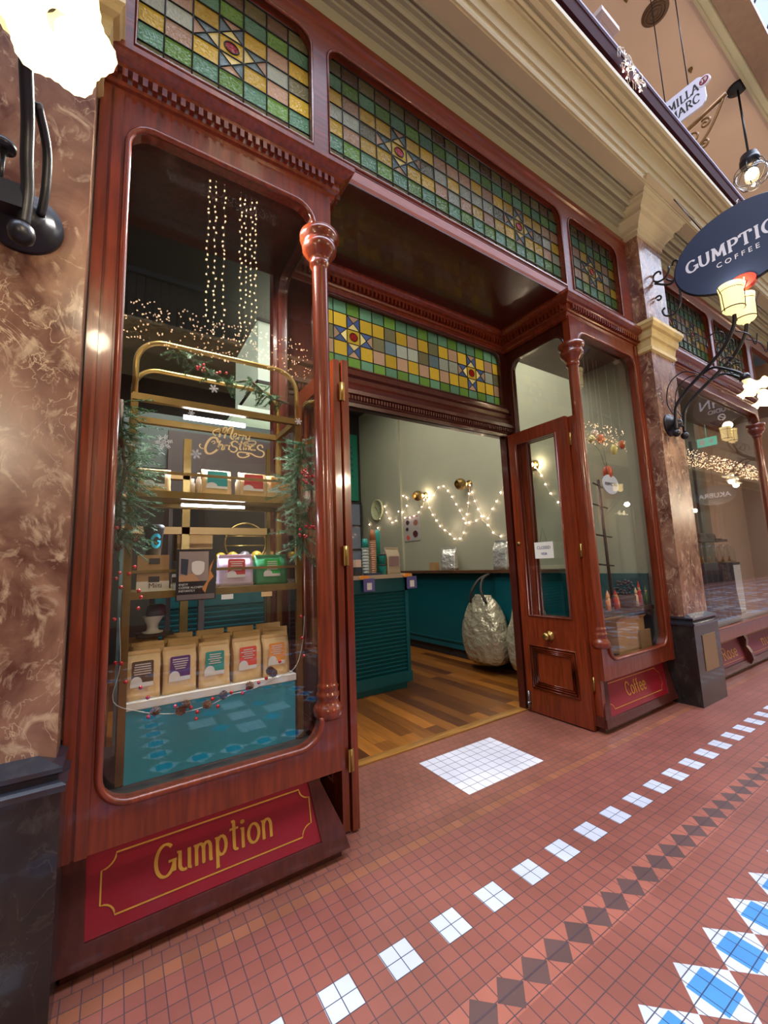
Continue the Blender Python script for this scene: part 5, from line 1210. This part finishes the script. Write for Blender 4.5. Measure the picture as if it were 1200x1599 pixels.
stack('cup_tower', 'ribbed stack of kraft cups with a brown cup on top', 2.65, 4.36, ZC, .035, .04, .42, mat('kraft_cup', (196, 150, 118)), 16, cap=(mat('brown_cup', (166, 106, 62)), .13))
T = thing('cup_stack', 'tilted teal cups behind the kraft cup tower', 'cups'); b = MB(); b.lathe([(0, 0), (.04, 0), (.05, .5), (.035, .56), (0, .56)], (2.77, 4.46, ZC), 18); b.build('cup', M_teall, T)
for k in range(2):
    T = thing('keep_cup', ('black banded teal reusable cup, lower of two', 'black banded teal reusable cup stacked on top of another')[k], 'cup'); z = ZC+k*.125
    b = MB(); b.lathe([(0, 0), (.038, 0), (.046, .10), (.046, .105), (0, .106)], (2.745, 4.30, z), 20); b.build('cup_body', M_teall, T)
    b = MB(); b.lathe([(0, .106), (.048, .106), (.046, .123), (0, .124)], (2.745, 4.30, z), 20); b.build('lid', M_dark, T)
coffee_bag((2.90, 4.33, ZC), .20, .33, .10, mat('pale_foil_bag', (188, 176, 150), rough=.35, metal=.3, bump=.3, bscale=9), mat('mauve_label', (140, 114, 112)), 'large pale foil coffee bag on the end of the counter', seed=60, lw=.72, lh=.36, blob=False)
T = thing('card_reader', 'black payment terminal on the counter beside the door post', 'card reader'); b = MB(); b.box((2.36, 4.30, ZC), (2.46, 4.40, ZC+.10)); b.build('terminal_body', M_dark, T); b = MB(); b.box((2.37, 4.298, ZC+.04), (2.44, 4.30, ZC+.09)); b.build('screen', mat('screen_glass', (60, 70, 86), rough=.1), T)
b = MB(); b.box((2.38, 4.31, ZC+.10), (2.45, 4.38, ZC+.19)); tag(b.build('paper_box', mat('cream_carton', (216, 190, 170))), 'small cream carton on top of the payment terminal', 'box')
T = thing('open_tray', 'navy tray under the cup towers', 'tray'); b = MB(); b.box((2.47, 4.24, ZC), (2.70, 4.30, ZC+.025)); b.build('tray_base', M_greybl, T)
for i, x in enumerate((2.49, 3.11)):
    T = thing('hanging_tag', ('violet price tag with orange cap clipped to the left of the counter edge', 'violet price tag with orange cap clipped to the counter corner')[i], 'tag')
    b = MB(); b.box((x-.075, 4.205, 1.19), (x+.075, 4.212, 1.34)); b.build('card', mat('violet_card', (92, 86, 146), rough=.5), T)
    b = MB(); b.box((x-.03, 4.203, 1.21), (x+.035, 4.205, 1.29)); b.build('white_square', M_white, T)
    b = MB(); b.prism([(x-.06+.07*math.cos(2*PI*k/16), 4.206, 1.355+.025*math.sin(2*PI*k/16)) for k in range(16)], (0, .01, 0)); b.build('orange_cap', mat('orange_plastic', (232, 152, 60)), T)
# silver bags on the bench
coffee_bag((4.64, 5.2, 1.366), .26, .37, .12, M_foil, None, 'crumpled silver foil bag on the timber bench', seed=70, rz=-PI/2+.4, name='foil_bag')
coffee_bag((4.64, 4.06, 1.366), .28, .42, .14, M_foil, None, 'larger silver foil bag on the bench beside the open door', seed=71, rz=-PI/2-.1, name='foil_bag')
b = MB(); b.box((4.58, 5.52, 1.366), (4.68, 5.66, 1.50)); tag(b.build('small_carton', M_kraftd), 'small tan carton left of the silver bag on the bench', 'box')
# big sacks hung below the bench
def sack(y, label, w=.78, x=4.30):
    T = thing('bean_sack', label, 'bag')
    b = MB(); rnd = random.Random(int(y*10)); rings = []; n = 28
    prof = [(.05, .12), (.25, .12), (.34, .16), (.39, .24), (.42, .36), (.42, .50), (.38, .64), (.33, .76), (.28, .87), (.22, .95), (.15, 1.0), (.14, 1.03)]
    vs = []
    for i, (r, z) in enumerate(prof):
        for k in range(n):
            a = 2*PI*k/n; q = r*(1+rnd.uniform(-.035, .035)+(.04*math.cos(7*a+i*.5))); vs.append((x+q*.5*math.cos(a), y+q*math.sin(a)*w/.8, z))
    fs = [(i*n+k, i*n+(k+1) % n, (i+1)*n+(k+1) % n, (i+1)*n+k) for i in range(len(prof)-1) for k in range(n)]+[tuple(range(n)), tuple((len(prof)-1)*n+k for k in range(n))]
    b.smooth = True; b.add(vs, fs); b.build('sack_body', mat('clear_wrapped_sack', (182, 174, 148), rough=.25, metal=.45, bump=1.0, bscale=9, bdist=.06), T)
    b = MB()
    for s in (-1, 1): b.tube(catmull([(x-.10, y+s*.15, .93), (x-.12, y+s*.09, 1.08), (x-.02, y+s*.03, 1.24), (x+.17, y, 1.31)], 5), .02, 6)
    b.build('strap', M_dark, T)
sack(4.17, 'big clear-wrapped sack hanging by black straps below the bench')
sack(3.42, 'second wrapped sack below the bench, half hidden by the door', w=.62)
# back-left: shelving, boards and light panels seen through the left window
T = thing('back_shelf', 'timber framed shelving deep inside the left window', 'shelf')
for (x, y) in ((.40, 3.2), (1.0, 3.2)):
    b = MB(); b.box((x-.025, y-.02, .0), (x+.025, y+.02, 2.45)); b.build('post', M_brassd, T)
for z in (1.76, 1.98, 2.15): b = MB(); b.box((.02, 3.18, z), (1.02 if z < 1.9 else .42, 3.24, z+.05)); b.build('rail', mat('pale_timber', (168, 132, 78), rough=.5), T)
b = MB(); b.box((.33, 3.82, 2.06), (1.2, 3.86, 2.70)); b.box((.35, 3.83, 0), (.38, 3.85, 2.06)); b.box((1.15, 3.83, 0), (1.18, 3.85, 2.06)); tag(b.build('menu_board', mat('dark_brown_board', (58, 48, 46), rough=.6)), 'dark brown board behind the Merry Christmas lettering', 'board')
b = MB(); b.box((.0, 3.90, 2.38), (1.3, 3.96, 2.86)); b.box((.02, 3.91, 0), (.05, 3.95, 2.38)); b.box((1.25, 3.91, 0), (1.28, 3.95, 2.38)); tag(b.build('back_board', mat('slate_green_board', (70, 84, 80), rough=.6)), 'slate green board above the dark board inside the shop', 'board')
T = thing('ceiling_coffer', 'pale coffered light panel hanging in the shop ceiling behind the left window', 'lamp')
mpan = mat('lit_panel', (206, 214, 196), rough=.5, emit=(200, 214, 190), estr=.38)
b = MB(); b.box((1.42, 5.0, 3.85), (2.6, 6.2, 4.7)); b.build('coffer_box', mpan, T)
b = MB(); b.box((1.40, 4.98, 3.83), (2.62, 5.0, 3.87)); b.box((1.40, 4.98, 4.68), (2.62, 5.0, 4.72)); b.box((1.40, 4.98, 3.83), (1.42, 6.2, 3.87)); b.build('panel_trim', M_dark, T)
b = MB(); b.tube([(2.0, 5.6, 4.7), (2.0, 5.6, 5.11)], .01, 5); b.build('hanger_rod', M_dark, T)
b = MB()
for (z, y) in ((3.4, 4.9), (3.05, 4.75)): b.box((1.15, y, z), (2.3, y+.7, z+.06))
b.build('lower_panel', mpan, T)
b = MB(); b.box((.36, 3.3, 1.58), (.60, 3.5, 1.80)); tag(b.build('storage_carton', M_kraftd), 'plain tan carton standing behind the poster inside the shop', 'box')
b = MB(); b.tube([(.92+.17*math.cos(2*PI*k/32), 3.6, 1.72+.17*math.sin(2*PI*k/32)) for k in range(32)], .008, 6, closed=True); 
for h in (0, .08): b.tube([(.76, 3.6, 1.70+h), (1.08, 3.6, 1.70+h)], .006, 5)
tag(b.build('wire_hoop', M_brass), 'thin brass hoop stand behind the lilac pouch', 'stand')
for i, (x, z, r, rgb) in enumerate(((.69, 1.598, .042, (214, 176, 60)), (.78, 1.601, .045, (206, 170, 64)), (.97, 1.603, .047, (222, 180, 70)), (.875, 1.603, .046, (126, 122, 134)), (1.065, 1.6, .043, (150, 120, 80)))):
    b = MB(); b.ball((x, 3.45, z), r, 10); tag(b.build('ornament', mat('ornament_glaze_%s' % 'amber gold yellow pewter tan'.split()[i], rgb, rough=.25, metal=.3)), 'amber glossy ornament left of the wire hoop|gold glossy ornament at the foot of the wire hoop|yellow ornament in the middle of the wire hoop|grey pewter ornament low in the wire hoop|tan ornament right of the wire hoop'.split('|')[i], 'ornament')
b = MB(); b.box((.5, 3.35, 1.50), (1.15, 3.75, 1.555)); b.box((.52, 3.36, 0), (.56, 3.4, 1.5)); b.box((1.1, 3.36, 0), (1.14, 3.4, 1.5)); tag(b.build('side_table', M_dark), 'dark table holding ornaments behind the left window display', 'table')
T = thing('green_banner', 'tall green notice board high on the back wall left of the sage wall', 'board'); b = MB(); b.box((4.1, 8.38, 3.0), (4.75, 8.44, 4.6)); b.build('board_sheet', mat('emerald_board', (26, 120, 96), rough=.6), T)
b = MB()
for k in range(6): b.box((4.3, 8.375, 4.3-k*.14), (4.62, 8.38, 4.26-k*.14))
b.build('print_lines', M_teald, T)
struct(thing('window_10', None, None)); W10 = bpy.data.objects['window_10']
b = MB(); b.box((4.0, 8.36, 1.3), (4.78, 8.44, 2.95)); b.build('pane', mat('grey_blue_pane', (120, 130, 148), rough=.15), W10)  # opaque grey-blue pane
b = MB(); 
for x in (4.0, 4.39, 4.76): b.box((x, 8.33, 1.3), (x+.03, 8.37, 2.95))
for z in (1.3, 1.85, 2.4, 2.93): b.box((4.0, 8.33, z), (4.79, 8.37, z+.03))
b.build('window_frame', M_dark, W10)

# ================================================================== RIGHT WINDOW DISPLAY
T = thing('carton', 'large open tan carton filling the foot of the right window', 'box')
b = MB(); b.box((4.10, 2.24, .555), (4.62, 2.46, .86)); b.build('carton_body', M_kraftd, T)
b = MB(); b.add([(4.10, 2.24, .86), (4.62, 2.24, .86), (4.62, 2.21, .895), (4.10, 2.21, .895)], [(0, 1, 2, 3)]); b.build('flap', M_kraftd, T)
b = MB(); b.box((4.47, 2.215, .552), (4.68, 2.235, .74)); tag(b.build('flat_carton', mat('smooth_brown_card', (150, 116, 78), rough=.6)), 'smooth brown flattened card leaning on the large carton', 'box')
T = thing('display_table', 'dark low table in the right window holding Christmas figures', 'table')
b = MB(); b.box((3.80, 2.22, .93), (4.82, 2.42, .97)); b.build('table_top', M_dark, T)
for x in (3.83, 4.78): b = MB(); b.box((x, 2.25, .55), (x+.03, 2.40, .93)); b.build('leg', M_dark, T)
def figure(x, y, z, h, c1, c2, label, grp):
    T = thing('wooden_figure', label, 'figurine', (x, y, z), grp)
    b = MB(); b.lathe([(0, 0), (.022, 0), (.018, h*.55), (.010, h*.62), (.0, h*.62)], (0, 0, 0), 10); b.build('robe', c1, T)
    b = MB(); b.ball((0, 0, h*.69), .014, 6); b.build('head', c2, T)
    b = MB(); b.lathe([(.016, h*.74), (.0, h)], (0, 0, 0), 10); b.build('hat', c1, T)
MR, MC, MG = mat('robe_red', (196, 40, 40)), mat('figure_cream', (236, 200, 150)), mat('robe_green', (60, 110, 60)); MO = mat('robe_orange', (226, 140, 80))
lbls = ['leftmost small carved figure in the right window', 'red carved figure second from the column', 'cream carved figure third from the column', 'red figure in front of the dark basket', 'orange figure beside the dark basket', 'small orange figure at the basket edge', 'straw coloured star figure on the table', 'tall red and white figure near the window frame', 'cream figure beside the tall red one', 'green figure at the right end of the table']
for i, (x, h, c) in enumerate(((4.01, .17, MO), (4.06, .20, MC), (4.11, .19, MR), (4.165, .2, MR), (4.22, .17, MO), (4.27, .14, MO), (4.56, .20, MC), (4.67, .26, MR), (4.72, .20, MC), (4.77, .21, MG))):
    figure(x, 2.26+.02*(i % 3), .971, h, c, MC, lbls[i], 'carved figures on the low table')
b = MB(); b.lathe([(0, 0), (.09, 0), (.11, .12), (.1, .125), (0, .11)], (4.42, 2.31, .971), 18)
T = thing('dark_basket', 'dark basket of frosted berries among the carved figures', 'basket'); b.build('basket', M_dark, T)
b = MB(); rr = random.Random(9)
for k in range(40): b.ball((4.42+rr.uniform(-.1, .1), 2.31+rr.uniform(-.06, .06), 1.1+rr.uniform(0, .15)), .014, 5)
tag(b.build('frosted_berries', mat('dark_frosted_berry', (70, 66, 74), rough=.3), T), kind='stuff')
T = thing('ornament_tree', 'thin dark metal tree stand with arms in the right window', 'stand')
b = MB(); b.tube([(4.55, 2.50, .555), (4.50, 2.50, 2.35)], .016, 8); b.lathe([(0, 0), (.05, 0), (.05, .01), (0, .02)], (4.55, 2.50, .553), 20); b.build('pole', M_black, T)
for (z, L) in ((2.05, .22), (1.72, .26), (1.40, .24), (2.28, .15)):
    b = MB(); b.tube([(4.51-L, 2.48, z+.02), (4.51, 2.50, z), (4.51+L*.7, 2.52, z-.01)], .009, 6); b.build('arm', M_black, T)
T = thing('oval_notice', 'white oval notice hanging inside the right window', 'notice')
b = MB(); b.prism([(4.36+.155*math.cos(2*PI*k/40), 2.29, 2.25+.105*math.sin(2*PI*k/40)) for k in range(40)], (0, .008, 0)); b.build('notice_board', mat('pale_blue_white', (212, 222, 240)), T)
font_text('lettering', 'DECEMBER', .048, M_dark, T, (4.36, 2.2885, 2.25), RF, sx=-1)
b = MB(); b.tube([(4.34, 2.295, 2.35), (4.28, 2.33, 2.62), (4.24, 2.40, 2.75)], .002, 4); b.tube([(4.34, 2.295, 2.35), (4.36, 2.33, 2.66)], .002, 4); b.build('string', M_dark, T)
for i, (x, z, rx_, rz__, rgb, lb) in enumerate(((4.38, 2.385, .05, .075, (214, 96, 58), 'orange paper bauble overlapping the white oval notice'), (4.20, 2.78, .04, .055, (216, 190, 168), 'pale bauble hanging at the left of the right window'), (4.31, 2.745, .04, .055, (226, 120, 72), 'orange bauble hanging beside the pale one'), (4.56, 2.66, .035, .06, (218, 206, 110), 'yellow bauble hanging lowest of the group'), (4.74, 2.74, .03, .05, (220, 110, 60), 'orange bauble near the right window frame'), (4.13, 2.72, .035, .04, (200, 200, 130), 'yellow green bauble beside the turned column'))):
    T = thing('bauble', lb, 'ornament'); b = MB(); b.lathe([(rx_*math.sin(PI*k/10)+1e-4, -rz__*math.cos(PI*k/10)) for k in range(11)], (x, 2.32, z), 14); b.build('bauble_body', mat('bauble_%s' % 'orange pale amber yellow rust lime'.split()[i], rgb, rough=.4), T)
    b = MB(); b.tube([(x, 2.32, z+rz__), (x, 2.32, 3.65)], .0012, 4); b.build('thread', M_white, T)

# ================================================================== NEIGHBOURING SHOP
T = thing('draped_table', 'table draped in dark blue cloth with glass cloches in the next shop', 'table')
b = MB(); b.box((6.75, 2.5, 1.29), (8.35, 2.85, 1.33)); b.build('table_top', M_dark, T)
n = 60; b = MB(); b.smooth = True; vs = []
for i in range(n+1):
    t = i/n; x = 6.72+t*1.2; yy = 2.47+.03*math.sin(t*38)
    for z in (1.335, .9, .56): vs.append((x+.03*math.sin(z*5), yy-(1.335-z)*.03, z))
b.add(vs, [(i*3+k, i*3+3+k, i*3+4+k, i*3+1+k) for i in range(n) for k in range(2)]); b.box((6.73, 2.49, 1.331), (7.92, 2.86, 1.338)); b.build('dark_cloth', mat('navy_cloth', (26, 34, 46), rough=.8), T)
b = MB(); b.box((7.9, 2.5, .56), (8.35, 2.84, 1.29)); b.build('white_cabinet', M_white, T)
for i in range(6):
    x = 6.98+i*.26; T = thing('glass_cloche', 'tall glass domes in a row on the dark blue cloth', 'cloche', (x, 2.60, 1.339), 'glass cloches on the draped table')
    b = MB(); b.lathe([(.075, 0), (.075, .19), (.062, .24), (.035, .27), (0, .28)], (0, 0, 0), 20); b.build('dome', M_cglass, T)
    b = MB(); b.lathe([(0, -.0), (.07, 0), (.07, .012), (0, .013)], (0, 0, 0), 20); b.build('base', M_brassd, T)
    b = MB(); b.lathe([(0, .012), (.025, .012), (.012, .06), (.02, .09), (0, .1)], (0, 0, 0), 10); b.build('amber_figure', mat('amber_resin', (176, 112, 40), rough=.3), T)
T = thing('hat_shelf', 'dark shelf carrying brown hats in the next shop', 'shelf'); b = MB(); b.box((6.7, 2.6, 1.66), (8.3, 2.9, 1.70)); b.build('board', M_dark, T)
b = MB(); b.box((6.7, 2.88, 1.35), (6.74, 2.92, 3.4)); b.box((8.2, 2.88, .55), (8.24, 2.92, 3.4)); b.build('upright', M_dark, T)
for i in range(4):
    x = 6.95+i*.36; T = thing('felt_hat', 'brown felt hats on the dark shelf above the glass domes', 'hat', (x, 2.75, 1.702), 'felt hats on the dark shelf')
    b = MB(); b.lathe([(.16, .0), (.16, .008), (.09, .012), (.085, .06), (.06, .10), (0, .09)], (0, 0, 0), 20); b.build('hat_body', mat('brown_felt', (74, 58, 50), rough=.95), T)

# ================================================================== OPPOSITE SIDE OF THE ARCADE (seen in the window reflections)
OY = -4.3
M_end = mat('flank_block_stone', (150, 136, 112), rough=.8)
b = MB(); b.box((34, -6.6, 0), (34.2, 4.5, 10.6)); struct(b.build('sky_block_far', M_end))  # block added to keep open sky out of the window reflections
b = MB(); b.box((-8.2, -6.6, 0), (-8, 4.5, 10.6)); struct(b.build('sky_block_near', M_end))  # unseen block added to shut the sky out at this end
b = MB(); b.box((11.02, 2.2, 0), (34, 2.3, 5.4)); b.box((-8, 2.1, 0), (-1.2, 2.3, 5.4)); struct(b.build('wall_arcade_flank', M_end))
b = MB(); b.box((-8, OY-.1, 0), (34, OY, 5.2)); struct(b.build('wall_opposite', M_woodd))
b = MB(); mould(b, [(p[0], p[1]) for p in EP], [(34, OY), (-8, OY)]); b.box((-8, OY-2.2, 5.9), (34, OY+.6, 6.0)); struct(b.build('trim_30', M_cream))
b = MB(); b.box((-8, OY-2.3, 6), (34, OY-2.2, 10.5)); b.box((-8, OY-2.3, 10.5), (34, OY+.35, 10.65)); struct(b.build('wall_opposite_gallery', mat('dark_stone_wall', (110, 98, 84), rough=.8)))  # darker stone than the flank walls
for k, x in enumerate((-1.9, 3.7, 9.3, 14.9, 20.5, 26.1)):
    b = MB(); b.box((x, OY, .0), (x+.55, OY+.2, 5.2)); struct(b.build('trim_%d' % (31+k), M_marble))
mo = mat('tan_display_back', (150, 140, 116), rough=.7)  # plain tan board behind each window frame
for k, x in enumerate((-1.2, 1.4, 4.4, 7.0, 10.1, 12.6, 15.7, 18.2, 21.3, 23.8)):
    W = struct(thing('window_%d' % (11+k), None, None))
    b = MB(); b.box((x, OY+.0, .6), (x+1.9, OY+.03, 3.7)); b.build('display_back', mo, W)
    b = MB(); plate(b, (x-.1, .4, x+2.0, 3.9), (x, .6, x+1.9, 3.7, (.1,)*4), lambda u, v, w_: (u, OY+.04+w_, v), .06); b.build('window_frame', M_wood, W)
T = thing('gallery_balustrade', 'dark iron balustrade of the opposite gallery wrapped in fairy lights', 'railing')
b = MB(); b.box((-8, OY+.52, 6.85), (34, OY+.60, 6.95)); b.build('handrail', M_dark, T)
b = MB()
for i in range(180): x = -8+i*.133; b.tube([(x, OY+.56, 5.99), (x, OY+.56, 6.86)], .010, 4)
tag(b.build('balusters', M_black, T), kind='stuff')
rr = random.Random(12)
b = MB()
for i in range(1900): b.ball((rr.uniform(-2, 32), OY+.66, 6.35-rr.uniform(0, .85)), .014, 3)
for i in range(260): b.ball((rr.uniform(-1.5, 4.5), OY+.66, 6.35-rr.uniform(0, .85)), .013, 3)
tag(b.build('balustrade_lights', mat('dim_fairy_glow', (255, 226, 196), emit=(255, 206, 160), estr=11)), 'fairy lights covering the opposite balustrade', 'string lights', kind='stuff')
T = thing('light_curtain', 'curtain of warm fairy-light strands hanging over the middle of the arcade', 'string lights')
b = MB(); bl = MB()
for i, x in enumerate((.86, .95, 1.05, 1.26, 1.33, 1.40, 1.47)):
    zb = rr.uniform(4.4, 4.75); y = -1.05+rr.uniform(-.1, .1); b.tube([(x, y, 9.5), (x, y, zb)], .004, 4)
    z = zb
    while z < 9.5: bl.ball((x+rr.uniform(-.02, .02), y, z), .011, 4); z += rr.uniform(.05, .12)
b.build('strand', M_white, T); tag(bl.build('fairy_bulbs', M_bulb, T), kind='stuff')
# signs across the arcade
def opp_sign(X, cy, cz, label, body, lines, m_, shape='oval', r=(.52, .40)):
    T = thing('hanging_sign', label, 'sign'); b = MB()
    b.prism([(X-.02, cy+r[0]*math.cos(2*PI*k/48), cz+r[1]*math.sin(2*PI*k/48)) for k in range(48)], (.04, 0, 0)); o = b.build('sign_board', m_, T)
    for (s_, size, dz) in lines: font_text('lettering', s_, size, M_wlet, o, (X-.0215, cy, cz+dz), (PI/2, 0, -PI/2))
    b = MB(); b.tube([(X, cy, cz+r[1]), (X, cy, 5.5)], .008, 5); b.build('hanger_rod', M_black, T)
opp_sign(21.9, -2.8, 3.95, 'dark AKUBRA sign hanging far along the opposite side', None, (('AKUBRA', .30, 0),), mat('blue_black_sign', (36, 40, 50)), r=(.78, .42))
T = thing('exit_sign', 'green lit exit sign across the arcade', 'sign'); b = MB(); b.box((14.0, -.48, 4.5), (14.05, -.02, 4.74)); b.tube([(14.02, -.25, 4.74), (14.02, -.25, 12.5)], .008, 4); b.build('sign_box', mat('exit_green', (20, 170, 150), emit=(20, 190, 160), estr=1.2), T)
b = MB(); b.add([(13.995, -.08, 4.62), (13.995, -.15, 4.69), (13.995, -.15, 4.64), (13.995, -.22, 4.64), (13.995, -.22, 4.60), (13.995, -.15, 4.60), (13.995, -.15, 4.55)], [(0, 1, 2, 3, 4, 5, 6)]); b.box((13.994, -.42, 4.55), (13.998, -.30, 4.69)); b.build('exit_symbol', M_white, T)
for k, x in enumerate((-1.6, 4.0, 9.6, 15.2, 20.8)):
    T = thing('opposite_wall_lamp', ('lit wall lamp on the leftmost opposite marble pier', 'lit wall lamp on the middle opposite marble pier', 'lit wall lamp on the opposite pier beyond the neighbouring shop', 'distant lit wall lamp across the arcade', 'farthest lit wall lamp across the arcade')[k], 'lamp')
    for s in (-1, 1):
        b = MB(); b.lathe([(.0, 0), (.07, .03), (.088, .06), (.09, .22), (.105, .28), (0, .25)], (x+s*.16, OY+.85, 3.8), 16); b.build('upright_shade', M_lampr, T)
        b = MB(); b.tube(catmull([(x, OY+.2, 2.9), (x+s*.1, OY+.35, 3.1), (x+s*.14, OY+.75, 3.5), (x+s*.16, OY+.85, 3.8)], 5), .016, 6); b.build('arm', M_black, T)
        b = MB(); flower_shade(b, (x+s*.15, OY+.9, 3.1), -.25); b.build('flower_shade', M_lampg, T)
    point('lamp_light', (x, OY+1.1, 3.3), 130, (1, .86, .62), .08)
